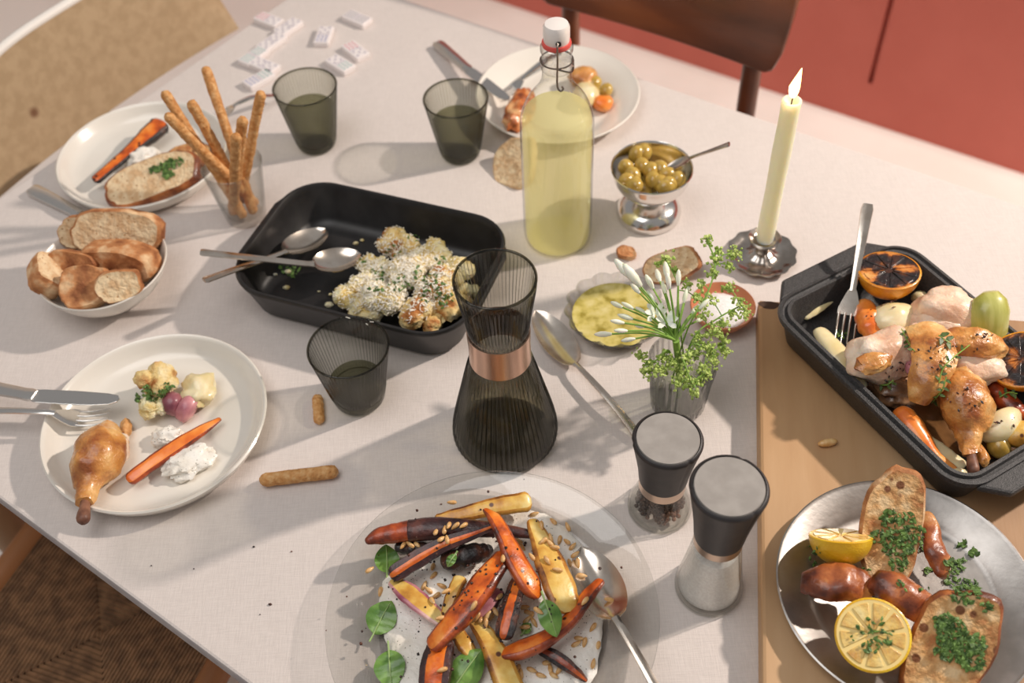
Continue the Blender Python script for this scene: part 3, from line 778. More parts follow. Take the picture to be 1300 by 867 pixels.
m_charpulp = mat('charred_pulp', [(.38, (34, 26, 26)), (.48, (84, 46, 28)), (.58, (206, 124, 48)), (.75, (232, 172, 100))], .35, sc=38, coat=.5, bump=.6, bsc=150)
m_olive = mat('olive', [(.3, (164, 130, 48)), (.7, (216, 184, 98))], .25, sc=40, coat=.5, sss=.1)
m_stem = mat('green_stem', [(.3, (110, 150, 54)), (.7, (146, 182, 84))], .5, sc=60)
m_bud = mat('white_bud', [(.3, (232, 236, 210)), (.7, (246, 246, 232))], .5, sc=60, sss=.2)
m_sprig = mat('lime_blossom', [(.3, (150, 176, 74)), (.7, (196, 212, 122))], .6, sc=150)
m_pink = mat('pink_onion', [(.3, (150, 72, 92)), (.6, (216, 150, 152)), (.8, (240, 206, 190))], .35, sc=26, coat=.3)

def bread(name, label, c, n, u, a, b, th, seed=0, crust=None, crumb=None, shape='loaf', group='bread', bend=0):
    """slice of bread: centre c, face normal n, long direction u, half sizes a (along u) and b, thickness th"""
    crust = crust or m_crust; crumb = crumb or m_crumb
    m = basis(c, n, u); N = 36; outl = []
    for i in range(N):
        t = 2 * pi * i / N; cx, sx = cos(t), sin(t)
        e = .72 if shape == 'loaf' else 1.0
        x = a * abs(cx) ** e * (1 if cx > 0 else -1); y = b * abs(sx) ** (e if sx < 0 else .95) * (1 if sx > 0 else -1)
        if shape == 'half' and y < -.45 * b: y = -.45 * b - .1 * (abs(y) - .45 * b)
        k = 1 + .16 * noise.noise(V(cx * 1.3 + seed * 2.3, sx * 1.3, seed)) + .05 * noise.noise(V(cx * 4 + seed, sx * 4, seed))
        outl.append((x * k, y * k))
    def ring(s, z): return [V(x * s, y * s, z + bend * (x / a) ** 2 + .0012 * noise.noise(V(x * 180, y * 180, seed + s * 3))) for x, y in outl]
    h = th / 2
    cr = rings([ring(.93, -h), ring(1.0, -h * .8), ring(1.03, 0), ring(1.0, h * .8), ring(.93, h)], False, False)
    def face(sg):
        rs = [ring(s, sg * h - sg * (.0008 if s < .9 else 0)) for s in (.935, .8, .62, .42, .2)]
        v, f = rings(rs, False, False); k = len(v); v.append(sum(rs[-1], V(0, 0, 0)) / N)
        f = f + [(4 * N + i, 4 * N + (i + 1) % N, k) for i in range(N)]
        if sg < 0: f = [tuple(reversed(q)) for q in f]
        return v, f
    cm = join(face(1), face(-1))
    allv = [m @ p for p in cr[0] + cm[0]]; bz = base_of(allv)
    t = thing(name, label, 'bread', bz, 0, group)
    off = Matrix.Translation(-bz) @ m
    part('crust', xf(cr, off), crust, t); part('crumb', xf(cm, off), crumb, t)
    return t

def dsec(w, h, n=7, k=1.0):
    """cut face upwards with a rim of skin around it, round underside"""
    o = [(w * cos(pi + pi * i / (n - 1)), h * sin(pi + pi * i / (n - 1))) for i in range(n)]
    return o + [(w * .93, h * .30), (w * .66 * k, h * .46), (w * .25 * k, h * .52), (-w * .25 * k, h * .52), (-w * .66 * k, h * .46), (-w * .93, h * .30)]
def root_veg(name, label, cat, P, flesh, skin, half=True, roll=0, group=None, z0=None, flat=.85, seg=18, wav=.10, seed=0, up=(0, 0, 1), core=1.0):
    """roasted root along pixels (x, y, z, half width in pixels)"""
    pts = [px(p[0], p[1], p[2]) for p in P]; rad = [p[3] * mpp(q) for p, q in zip(P, pts)]
    cp = crs(pts, seg); cr = [max(.0008, q[0]) for q in crs([V(r, 0, 0) for r in rad], seg)]
    cr = [r * (1 + wav * noise.noise(V(i * .5, seed * 3.7, 1))) for i, r in enumerate(cr)]
    # rounded ends
    t0 = (cp[0] - cp[1]).normalized(); t1 = (cp[-1] - cp[-2]).normalized()
    cp = [cp[0] + t0 * cr[0] * .5, cp[0] + t0 * cr[0] * .3] + cp + [cp[-1] + t1 * cr[-1] * .3, cp[-1] + t1 * cr[-1] * .5]
    cr = [cr[0] * .35, cr[0] * .78] + cr + [cr[-1] * .78, cr[-1] * .35]
    if half:
        a = radians(roll)
        def sec(i, s): return [(x * cos(a) - y * sin(a), x * sin(a) + y * cos(a)) for x, y in dsec(cr[i], cr[i] * flat, 7, core)]
        v, f = sweep(cp, sec, up)
        k = 13; mi = []
        for q in f:
            if len(q) != 4: mi.append(1); continue
            j = q[0] % k; mi.append(0 if 8 <= j <= 10 else 1)
        o = solo(name, label, cat, (v, f), [flesh, skin], group, mi)
    else:
        v, f = sweep(cp, lambda i, s: circ(cr[i], 12, flat), up)
        v = [Vector(p) for p in v]
        o = solo(name, label, cat, (v, f), [flesh], group)
    return o

def spoon(name, label, tip, neck, end, wb, wh0, wh1, depth, m=None, th=.0014, zn=None, group=None, dome=False, arch=0):
    """tip, neck and handle end are points; bowl half width wb; handle half widths at neck and at the end"""
    m = m or m_silver
    t = thing(name, label, 'spoon', (neck.x, neck.y, min(tip.z, neck.z, end.z)), 0, group)
    d = (tip - neck); L = d.length; d.normalize(); s = d.cross(V(0, 0, 1)).normalized(); u = s.cross(d)
    NS, NT = 18, 11; top = []
    for i in range(NS):
        q = i / (NS - 1); 
        wq = wb * (max(0, sin(pi * q ** .9)) ** .5) if 0 < q < 1 else .0005
        wq = max(wq, .0012 if i == 0 else .0005)
        for j in range(NT):
            r = j / (NT - 1) * 2 - 1
            dep = depth * (1 - r * r) * max(0, sin(pi * q)) ** .7
            top.append(neck + d * (L * q) + s * (wq * r) + u * (-dep if not dome else dep))
    k = len(top); v = top + [p - u * th for p in top]; f = []
    for i in range(NS - 1):
        for j in range(NT - 1):
            a = i * NT + j; f.append((a, a + 1, a + NT + 1, a + NT)); f.append((k + a, k + a + NT, k + a + NT + 1, k + a + 1))
    for i in range(NS - 1):
        for j in (0, NT - 1):
            a = i * NT + j; q = (a, a + NT, k + a + NT, k + a); f.append(q if j == 0 else tuple(reversed(q)))
    for i in (0, NS - 1):
        for j in range(NT - 1):
            a = i * NT + j; q = (a, k + a, k + a + 1, a + 1); f.append(q if i == 0 else tuple(reversed(q)))
    part('spoon_bowl', (v, f), m, t, world=True)
    mid = neck.lerp(end, .5) + V(0, 0, arch); nk = neck + d * .002
    hp = crs([nk, neck.lerp(end, .12) + V(0, 0, arch * .5), mid, neck.lerp(end, .85) + V(0, 0, arch * .5), end], 26)
    def sec(i, q):
        ww = wh0 + (wh1 - wh0) * max(0, q) ** 1.6; ww *= 1 if q < .97 else .72
        if q < .12: ww = wh0 * (1.25 - 2 * q)
        hh = .0016 + .0006 * (1 - q)
        return [(ww * a, hh * b) for a, b in ((-1, -.2), (-.6, -1), (.6, -1), (1, -.2), (.92, .5), (.4, .8), (0, .95), (-.4, .8), (-.92, .5))]
    part('handle', sweep(hp, sec), m, t, world=True)
    return t

def fork(label, tips, root, end, hw, m=None, nt=4, arch=.004, wh=.0032, we=.0058, curve=.004, group=None, up=None):
    """tips = centre of the tine ends, root = where the tines meet the handle neck"""
    m = m or m_steel
    t = thing('fork', label, 'fork', (root.x, root.y, min(tips.z, end.z)), 0, group)
    d = (tips - root); L = d.length; d.normalize()
    s = d.cross(V(0, 0, 1)).normalized(); u = s.cross(d)
    cv = lambda q: u * (-curve * sin(pi * q))
    hd_ = []
    for i in range(9):
        q = i / 8 * .46; ww = hw * (.28 + .72 * min(1, (i / 6)) ** .8)
        hd_.append((root + d * (L * q) + cv(q), ww))
    v, f = sweep([p for p, _ in hd_], lambda i, q: [(hd_[i][1] * a, .0011 * b) for a, b in ((-1, -.4), (-.5, -1), (.5, -1), (1, -.4), (1, .5), (.4, .7), (-.4, .7), (-1, .5))], u)
    part('fork_head', (v, f), m, t, world=True)
    for k in range(nt):
        x = (k / (nt - 1) * 2 - 1) * hw * .84
        pts = [root + d * (L * q) + cv(q) + s * x for q in (.42, .55, .7, .85, 1.0)]
        part('tine', tube(pts, lambda q: .0015 - .0008 * q, 8, .8, u), m, t, world=True)
    hp = crs([root + d * .003, root.lerp(end, .15) + V(0, 0, arch * .6), root.lerp(end, .5) + V(0, 0, arch), end], 24)
    def sec(i, q):
        ww = wh + (we - wh) * q ** 1.8; ww *= 1 if q < .97 else .75
        return [(ww * a, .0017 * b) for a, b in ((-1, -.3), (-.6, -1), (.6, -1), (1, -.3), (.9, .6), (.3, .95), (-.3, .95), (-.9, .6))]
    part('handle', sweep(hp, sec), m, t, world=True)
    return t

def knife(label, tip, bol, end, wbl, whd, m=None, group=None, edge=1):
    m = m or m_steel
    t = thing('table_knife', label, 'knife', (bol.x, bol.y, min(tip.z, end.z)), 0, group)
    d = (tip - bol); L = d.length; d.normalize(); s = d.cross(V(0, 0, 1)).normalized() * edge; u = V(0, 0, 1)
    ol = [(0, -.45), (.06, -.55), (.35, -.60), (.7, -.58), (.9, -.45), (.98, -.2), (1, .02), (.97, .3), (.85, .42), (.5, .5), (.1, .5), (0, .45)]
    lo = [bol + d * (L * a) + s * (-b * wbl * 2) - u * .0007 for a, b in ol]; hi = [p + u * .0015 for p in lo]
    part('blade', rings([lo, hi]), m, t, world=True, smooth=False, bevel=.0003)
    hp = [bol.lerp(end, q) for q in (-.02, .03, .1, .35, .7, .95, 1)]
    ww = [.75, .9, .8, .9, 1.0, 1.05, .9]
    part('handle', sweep(hp, lambda i, q: [(whd * ww[i] * a, .0032 * b) for a, b in ((-1, -.6), (-.7, -1), (.7, -1), (1, -.6), (1, .6), (.7, 1), (-.7, 1), (-1, .6))]), m, t, world=True)
    return t

def lemon_half(label, c, n, r, peel, pulp, h=1.0, group='citrus halves', seg=9, seed=0):
    """half a citrus fruit: cut face at c looking along n"""
    m = basis(c, n, (1, 0, .2)); up = base_of([m @ p for p in lathe([(0, -r * h), (r, 0), (0, 0)], 16)[0]])
    t = thing('citrus_half', label, 'lemon', up, 0, group); off = Matrix.Translation(-up) @ m
    prof = [(0, -r * h * 1.02), (r * .16, -r * h)] + [(r * sin(a), -r * h * cos(a)) for a in [radians(20 + i * 10) for i in range(8)]] + [(r * .985, .0004), (r * .94, .0008)]
    part('peel', xf(lathe(prof, 48), off), peel, t)
    part('pith', xf(lathe([(r * .95, .0006), (r * .86, .0004), (0, -.0006)], 48), off), m_pith if pulp is m_pulp else pulp, t)
    for k in range(seg):
        a0, a1 = 2 * pi * k / seg + .06, 2 * pi * (k + 1) / seg - .06
        am = (a0 + a1) / 2
        pts = [(r * .07 * cos(am), r * .07 * sin(am))] + [(r * .86 * cos(a0 + (a1 - a0) * i / 5), r * .86 * sin(a0 + (a1 - a0) * i / 5)) for i in range(6)]
        lo = [V(x, y, -.002) for x, y in pts]; cx = sum(p[0] for p in pts) / 7; cy = sum(p[1] for p in pts) / 7
        hi = [V(cx + (x - cx) * .93, cy + (y - cy) * .93, .0012) for x, y in pts]
        part('segment', xf(rings([lo, hi]), off), pulp, t, bevel=.0006)
    return t

def leafbits(cast, spots, n, size, seed, label, name='chopped_parsley', m=None, lift=.0008, group=None):
    """a scatter of chopped leaf flakes lying on what is below the pixels: spots = (x, y, radius)"""
    R_ = random.Random(seed); out = []; tot = sum(s[2] ** 2 for s in spots)
    for x, y, r in spots:
        for _ in range(max(3, int(n * r * r / tot))):
            a = R_.uniform(0, 2 * pi); q = r * sqrt(R_.random())
            p, nor, o = cast(x + q * cos(a), y + q * sin(a) * .8, lift + R_.uniform(0, .0016))
            u = V(R_.uniform(-1, 1), R_.uniform(-1, 1), R_.uniform(-1, 1)); nn = (nor + V(R_.uniform(-.6, .6), R_.uniform(-.6, .6), R_.uniform(-.3, .6))).normalized()
            mm = basis(p, nn, u); L = size * R_.uniform(.5, 1.3); w_ = L * R_.uniform(.3, .7)
            v = [V(-L, 0, 0), V(-L * .3, w_, L * .25), V(L * .4, w_ * .7, .0), V(L, 0, L * .2), V(L * .3, -w_, L * .1), V(-L * .4, -w_ * .8, 0), V(0, 0, .0008)]
            lo = [q_ - V(0, 0, .0005) for q_ in v[:6]]
            out.append(xf((v + lo, [(i, (i + 1) % 6, 6) for i in range(6)] + [(i, 7 + i, 7 + (i + 1) % 6, (i + 1) % 6) for i in range(6)] + [tuple(range(12, 6, -1))]), mm))
    return solo(name, label, 'herbs', join(*out), m or m_herb, group, kind='stuff', smooth=False)

# ================================================================== left side: bowl of bread, breadsticks, plates
def noisy(vf, amp, fq, seed=0):
    return [Vector(p) + V(noise.noise(Vector(p) * fq + V(seed, 0, 0)), noise.noise(Vector(p) * fq + V(0, seed, 9)), noise.noise(Vector(p) * fq + V(5, 3, seed))) * amp for p in vf[0]], vf[1]
bg = 'bread pieces in the white bowl'
bread('bread_slice', 'large bread slice leaning at the back of the white bowl', px(150, 296, .058), (-.05, -.80, .55), (1, -.10, .0), .056, .029, .022, 1, group=bg)
bread('bread_slice', 'bread end peeking out at the back left rim of the white bowl', px(103, 294, .058), (-.1, -.75, .5), (1, .1, 0), .026, .020, .016, 2, group=bg)
bread('bread_slice', 'long crusty bread piece lying across the middle of the white bowl', px(153, 330, .053), (-.2, -.80, .25), (1, -.22, -.03), .046, .021, .036, 3, crumb=m_crust, group=bg)
bread('bread_slice', 'bread piece hanging over the left rim of the white bowl', px(61, 349, .056), (.75, .2, .75), (.3, -.9, .1), .027, .021, .026, 4, group=bg)
bread('bread_slice', 'short crusty bread piece in the centre left of the white bowl', px(96, 336, .054), (-.15, -.7, .6), (1, -.35, 0), .031, .017, .024, 5, crumb=m_crust, group=bg)
bread('bread_slice', 'round crusty bread heel at the front of the white bowl', px(109, 364, .056), (.05, -.55, .85), (1, .15, 0), .031, .024, .022, 6, crumb=m_crust, group=bg)
bread('bread_slice', 'angular pale bread piece at the front right of the white bowl', px(151, 362, .058), (.2, -.75, .6), (1, .30, .05), .026, .018, .024, 7, group=bg)

# breadsticks: pixel ends (bottom, top) with heights
sticks = [((309, 262, .012), (262, 90, .175), 'tallest breadstick, leaning back in the clear glass'),
          ((306, 266, .012), (211, 121, .130), 'upper left breadstick leaning far out of the clear glass'),
          ((303, 272, .012), (215, 149, .110), 'lowest left breadstick leaning out over the toast plate'),
          ((307, 268, .014), (244, 133, .125), 'third breadstick from the left in the clear glass'),
          ((312, 272, .012), (308, 154, .125), 'short upright breadstick at the front of the clear glass'),
          ((316, 266, .012), (331, 121, .150), 'rightmost breadstick standing upright in the clear glass'),
          ((318, 270, .012), (300, 175, .115), 'breadstick mostly hidden low among the others in the clear glass')]
used_b = []
for i, (b, t_, lab) in enumerate(sticks):
    best = None
    for zt in [.10 + .005 * k for k in range(22)]:
        q = px(t_[0], t_[1], zt)
        for k in range(12):
            a = k * pi / 6; p = V(BG.x + .0145 * cos(a), BG.y + .0145 * sin(a), T + .0165)
            r = p.lerp(q, (.086 - .0165) / (zt - .0165)); dd = hypot(r.x - BG.x, r.y - BG.y)
            c = max(0, dd - .0285) * 100 + abs((q - p).length - .17) * 2 + sum(max(0, .0135 - (p - u).length) for u in used_b) * 60 + sum(max(0, .0135 - (r - u).length) for u in used_r) * 60 if i else max(0, dd - .0285) * 100 + abs((q - p).length - .18)
            if best is None or c < best[0]: best = (c, p, q, r)
    if not i: used_r = []
    p, q = best[1], best[2]; used_b.append(p); used_r.append(best[3])
    pts = crs([p, p.lerp(q, .33) + V(rnd(-.001, .001), rnd(-.001, .001), 0), p.lerp(q, .66) + V(rnd(-.001, .001), 0, 0), q], 30)
    solo('breadstick', lab, 'breadstick', noisy(tube(pts, lambda s: .0064 + .0005 * noise.noise(V(s * 9, i, 0)), 14, 1, (0, 1, 0), True), .0012, 420, i), m_stick, 'breadsticks in the glass')
def frag(lab, a, b, r, seed):
    p, q = px(*a), px(*b)
    solo('breadstick_piece', lab, 'breadstick', noisy(tube([p.lerp(q, i / 15) for i in range(16)], lambda s: r * mpp(p), 14, 1, (0, 0, 1), True), .0008, 300, seed), m_stick, 'broken breadstick pieces')
frag('broken breadstick piece lying on the table left of the platter', (338, 609, .008), (421, 599, .008), 9, 1)
frag('small broken breadstick stub on the table beside the front tumbler', (403, 507, .005), (405, 532, .005), 7, 2)

# plate with toast
root_veg('roast_carrot', 'dark skinned halved carrot on the plate behind the breadsticks', 'carrot', [(203, 159, .028, 14), (186, 174, .026, 12), (160, 196, .024, 8), (122, 228, .022, 7)], m_orange, m_char, True, 12, None, seed=3)
bread('toast', 'toast slice topped with green herbs on the plate behind the breadsticks', px(197, 228, .024), (-.1, -.38, .92), (1, .30, 0), .068, .030, .018, 11, m_crust_dark, m_crumb, group=None)
bread('toast', 'browned toast end behind the herbed toast, partly hidden by breadsticks', px(238, 200, .020), (0, -.3, .95), (1, .35, 0), .035, .018, .014, 12, m_crust_dark, m_crumb_toast, group=None)
solo('cheese_lump', 'crumbly white cheese lump beside the dark carrot', 'cheese', blob(px(180, 200, .014), (.024, .022, .013), 5, .35, 2.2, 4, rot(0, 0, 35), .12, 7), m_yog)
fork('fork with tines on the rim of the plate behind the breadsticks', px(270, 147, .022), px(298, 134, .031), px(350, 121, .012), .010, arch=.006)
knife('knife lying between the bread bowl and the toast plate', px(168, 306, .006), px(100, 271, .006), px(40, 240, .006), .008, .0095)

# near plate
def drumstick(label, P, m=m_chick_skin, seed=0, bone=None):
    pts = [px(*p[:3]) for p in P]; rad = [p[3] * mpp(q) for p, q in zip(P, pts)]
    cp = crs(pts, 26); cr = [max(.002, q[0]) for q in crs([V(r, 0, 0) for r in rad], 26)]
    v, f = sweep(cp, lambda i, s: circ(cr[i], 22, .86))
    v = [p + V(noise.noise(p * 60 + V(seed, 0, 0)), noise.noise(p * 60 + V(0, seed, 3)), noise.noise(p * 60 + V(7, 0, seed))) * .005 + V(1, 1, 1) * .0018 * noise.noise(p * 150) for p in v]
    b = base_of(v)
    t = thing('chicken_drumstick', label, 'chicken', b)
    part('meat', (v, f), m, t, world=True)
    e, d = cp[-1], (cp[-1] - cp[-4]).normalized(); r = cr[-1]
    part('bone', noisy(tube([e - d * r, e + d * r * .8, e + d * r * 1.5, e + d * r * 2.4], lambda s: r * (.62 + .25 * s), 12, 1, (0, 0, 1), True), .001, 300, 2), m_bone, t, world=True)
    return t
drumstick('browned chicken leg at the left of the near white plate', [(140, 544, .022, 12), (134, 556, .026, 26), (126, 574, .028, 33), (119, 594, .028, 29), (114, 610, .026, 20), (110, 626, .026, 13), (108, 640, .028, 10)], seed=2)
solo('chicken_meat', 'torn pale chicken meat against the leg on the near plate', 'chicken', blob(px(142, 577, .020), (.016, .030, .013), 8, .3, 1.8, 3, rot(0, 0, -12), .08), m_chick_meat)
root_veg('glazed_carrot', 'glossy halved carrot lying across the near white plate', 'carrot', [(166, 608, .018, 9), (190, 590, .020, 10), (225, 566, .020, 10), (255, 547, .018, 8), (279, 532, .015, 3)], m_fresh_carrot, m_orange_skin, True, -14, None, seed=5)
def cauliflower(label, c, r, seed, m=m_caul, n=9, flatk=.75, group=None):
    R_ = random.Random(seed); t = thing('cauliflower_floret', label, 'cauliflower', V(c.x, c.y, c.z - r * .6), 0, group)
    bl = []
    for i in range(n):
        a = R_.uniform(0, 2 * pi); q = r * sqrt(R_.random()) * .62; rr = r * R_.uniform(.34, .52)
        bl.append(blob(c + V(q * cos(a), q * sin(a), R_.uniform(-.15, .42) * r * flatk), (rr, rr, rr * .85), seed + i, .22, 3, 3, None, .14, 8))
    part('head', join(*bl), m, t, world=True)
    part('stalk', tube([c + V(0, 0, -r * .6), c + V(0, 0, -r * .1), c + V(0, 0, r * .2)], lambda s: r * (.3 + .3 * s), 10, 1, (0, 1, 0)), m_onion, t, world=True)
    return t
cauliflower('browned cauliflower floret with herbs on the near white plate', px(198, 484, .030), .026, 31, m_caul_brown, 12)
cauliflower('pale lower cauliflower floret touching the pink onion on the near plate', px(197, 514, .020), .018, 33, m_caul, 8)
solo('potato_piece', 'pale yellow potato chunk at the right of the cauliflower on the near plate', 'potato', blob(px(252, 496, .018), (.019, .021, .013), 4, .45, 1.8, 3, rot(0, 0, 25)), m_onion)
solo('onion_petal', 'pink onion petal below the potato on the near plate', 'onion', blob(px(238, 517, .015), (.011, .018, .012), 6, .25, 1.5, 3, rot(10, 20, -30)), m_pink)
solo('onion_petal', 'dark purple onion petal against the cauliflower on the near plate', 'onion', blob(px(219, 512, .018), (.013, .015, .012), 7, .2, 1.5, 3, rot(0, 10, 20)), mat('dark_onion', [(.3, (110, 52, 66)), (.7, (170, 104, 112))], .35, sc=40, coat=.3))
solo('yogurt_dollop', 'small dollop of herbed yogurt above the carrot on the near plate', 'yogurt', blob(px(213, 555, .011), (.017, .013, .009), 9, .3, 2, 4, None, .16, 7), m_yog)
solo('yogurt_dollop', 'larger dollop of herbed yogurt below the carrot on the near plate', 'yogurt', blob(px(240, 586, .012), (.027, .019, .011), 12, .3, 2, 4, rot(0, 0, 25), .16, 7), m_yog)
solo('nut_piece', 'small tan breadstick crumb above the chicken leg on the near plate', 'crumb', noisy(blob(px(160, 543, .013), (.006, .012, .007), 14, .25, 2, 3, rot(0, 0, 10)), .0008, 300), m_stick)
knife('knife resting over a fork on the rim of the near plate', px(152, 507, .034), px(42, 502, .037), px(-75, 480, .030), .0085, .0085)
fork('fork under the knife on the near white plate', px(138, 527, .018), px(66, 524, .032), px(-70, 524, .026), .0115, curve=.008)

cast = Caster()
leafbits(cast, [(187, 494, 7), (194, 504, 8), (206, 498, 7), (178, 505, 6), (214, 490, 6)], 90, .0028, 31, 'dark green herbs on the cauliflower of the near white plate')
leafbits(cast, [(206, 214, 9), (218, 208, 8), (196, 216, 6), (214, 222, 7), (228, 206, 6)], 90, .0042, 32, 'green herbs piled on the toast behind the breadsticks')
# far plate
fm = mat('fried_crust', [(.3, (120, 54, 24)), (.5, (190, 104, 48)), (.7, (232, 176, 120))], .4, sc=55, bump=.4, bsc=140, coat=.4)
solo('chicken_piece', 'crisp browned chicken piece left of the bottle on the far plate', 'chicken', blob(px(660, 140, .030), (.020, .042, .018), 21, .25, 2, 4, rot(0, 0, -22), .10, 6), fm)
solo('chicken_piece', 'pale browned chicken scrap right of the bottle neck on the far plate', 'chicken', blob(px(741, 98, .022), (.022, .018, .013), 22, .3, 2, 3, rot(0, 0, 20), .08), m_chick_skin)
solo('potato_piece', 'soft pale potato piece behind the bottle shoulder on the far plate', 'potato', blob(px(744, 120, .020), (.018, .024, .013), 23, .2, 1.5, 3), m_onion)
def olive(lab, p, r, seed, group):
    k = RS.random()
    return solo('olive', lab, 'olive', blob(p, (r * rnd(.95, 1.05), r * rnd(.95, 1.05), r * 1.22), seed, .05, 2, 3, rot(rnd(0, 180), rnd(0, 180), 0)), m_olive, group)
olive('green olive on the far plate, nearest the bottle', px(755, 105, .018), .0098, 1, 'olives on the far plate')
olive('green olive on the far plate, rightmost of the three', px(770, 114, .018), .0095, 2, 'olives on the far plate')
olive('green olive on the far plate, lowest and just above the carrot piece', px(758, 117, .015), .0075, 3, 'olives on the far plate')
solo('carrot_piece', 'bright orange carrot chunk below the olives on the far plate', 'carrot', blob(px(765, 131, .016), (.015, .013, .011), 24, .2, 1.4, 3), m_fresh_carrot)
knife('knife lying over the left rim of the far plate', px(646, 127, .031), px(594, 88, .017), px(555, 55, .006), .0085, .009)
fork('fork resting on the far plate behind the bottle', px(637, 120, .018), px(664, 99, .030), px(712, 66, .032), .0095, curve=.005)
bread('bread_slice', 'pale bread slice leaning beside the bottle on the table', px(654, 208, .014), (-.45, -.35, .8), (.2, .9, .3), .037, .031, .014, 15, m_crumb, m_crumb, group='loose bread on the table')

# ================================================================== game tiles
m_tile = mat('tile_white', (240, 232, 230), .35, coat=.3)
inks = {'red': mat('red_ink', (206, 96, 108), .5), 'teal': mat('teal_ink', (110, 168, 160), .5), 'blue': mat('blue_ink', (110, 118, 172), .5), 'grey': mat('grey_ink', (150, 140, 160), .5), 'black': mat('dark_ink', (96, 92, 108), .5)}
tiles = [((342, 30), (1, .38), 'red', 'grey', 'domino tile with red marks at the far end of the tile chain', None),
         ((367, 39), (-1, .70), 'grey', 'grey', 'topmost domino tile of the diagonal chain, mostly blank', None),
         ((346, 58), (-1, .70), 'grey', 'grey', 'second blank domino tile down the diagonal chain', None),
         ((323, 76), (-1, .70), 'teal', 'teal', 'domino tile with teal marks in the diagonal chain', None),
         ((337, 88), (1, .42), 'grey', 'grey', 'plain domino tile crossing below the teal marked tile', None),
         ((330, 105), (1, -.55), 'blue', 'teal', 'domino tile with pale blue marks at the near end of the chain', None),
         ((412, 50), (.36, -1), 'blue', 'grey', 'loose domino tile with rows of blue marks beside the chain', None),
         ((454, 28), (1, .42), 'black', 'black', 'loose domino tile with dark marks, farthest right on the table', None),
         ((452, 69), (1, .80), 'red', 'grey', 'loose domino tile with reddish marks behind the green tumbler', None),
         ((433, 86), (1, .62), 'grey', 'teal', 'loose domino tile with teal marks nearest the green tumbler', None)]
TH, TL, TW = .0095, .046, .024
for (x, y), (dx, dy), i1, i2, lab, _ in tiles:
    p = px(x, y, 0); q = px(x + dx * 8, y + dy * 8, 0); a = atan2((q - p).y, (q - p).x)
    t = thing('domino_tile', lab, 'game tile', V(p.x, p.y, T), a, 'domino tiles on the table')
    part('tile', box(0, 0, TH / 2, TL, TW, TH), m_tile, t, smooth=False, bevel=.0018)
    for sg, ink in ((-1, i1), (1, i2)):
        pips = []
        for r in range(3):
            for c in range(3):
                if ink == 'grey' and (r + c) % 2: continue
                pips.append(lathe([(0, 0), (.0017, 0), (.0017, .00035), (0, .00035)], 8)); pips[-1] = move(pips[-1], (sg * TL * .25 + (r - 1) * .0062, (c - 1) * .0062, TH))
        part('pips', join(*pips), inks[ink], t, smooth=False)
    part('divider', box(0, 0, TH + .0001, .0012, TW * .7, .0003), inks['grey'], t, smooth=False)

# ================================================================== olives in the silver cup
oz = [(795, 213), (808, 196), (817, 192), (803, 223), (815, 210), (826, 216), (789, 232), (800, 238), (806, 236), (829, 228), (838, 214), (848, 222), (861, 229), (845, 237), (838, 232), (822, 203), (833, 200), (815, 228), (850, 234)]
ORD = ['leftmost', 'second from the left', 'third from the left', 'fourth from the left', 'fifth from the left', 'sixth from the left', 'seventh from the left', 'eighth from the left', 'ninth from the left', 'tenth from the left'] + [w + ' from the left' for w in 'eleventh twelfth thirteenth fourteenth fifteenth sixteenth seventeenth eighteenth nineteenth twentieth twenty-first twenty-second twenty-third twenty-fourth twenty-fifth twenty-sixth twenty-seventh twenty-eighth twenty-ninth thirtieth thirty-first thirty-second thirty-third thirty-fourth thirty-fifth'.split()]
top = [q for i, q in enumerate(oz) if i not in (15, 16, 17)]
for lo, hi, row in ((0, 206, 'back row'), (206, 219.5, 'second row'), (219.5, 229.5, 'third row'), (229.5, 300, 'front row')):
    rw = sorted(q for q in top if lo <= q[1] < hi)
    for k, (x, y) in enumerate(rw):
        p = px(x, y, .073); d = V(p.x - OC.x, p.y - OC.y, 0)
        if d.length > .036: p = V(OC.x, OC.y, p.z) + d * (.036 / d.length)
        olive('green olive in the silver cup, %s in the %s' % (ORD[k], row), p, .0098, x, 'olives in the silver cup')
for i in range(9):
    a = 2.4 * i; r = .008 + .002 * i
    olive('green olive lying under the top layer in the silver cup', V(OC.x + r * cos(a), OC.y + r * sin(a), T + .058), .0088, 40 + i, 'olives under the top layer in the silver cup')
spoon('small_spoon', 'small dark spoon standing in the silver cup of olives', px(845, 214, .076), px(876, 200, .094), px(926, 183, .122), .0085, .0012, .0052, .003, m_darksilver)

# ================================================================== baking dish: gratin and serving spoons
fl = [(505, 312, .032, .026), (545, 326, .036, .026), (574, 350, .034, .024), (476, 345, .032, .024), (518, 350, .042, .028), (556, 366, .042, .027), (446, 378, .024, .022), (492, 378, .038, .027), (532, 394, .036, .028), (572, 388, .032, .024), (462, 362, .028, .020), (590, 372, .024, .018), (466, 394, .024, .020), (553, 406, .026, .021)]
cpos = ['farthest back', 'second from the back', 'at the right end', 'left upper side', 'highest in the middle', 'right of the middle', 'lowest left corner', 'left of the front', 'largest at the front', 'front right corner', 'left edge', 'hidden right behind the carafe', 'front left scrap', 'front beside the rim']
for i, (x, y, z, r) in enumerate(fl):
    cauliflower('cauliflower floret in the black dish, %s' % cpos[i], px(x, y, z), r * 1.08, 50 + i * 7, m_caul_brown if i in (0, 8, 9, 13, 5) else m_caul, 9, .7, 'cauliflower florets in the black dish')
cast = Caster()
R_ = random.Random(5); strands = []
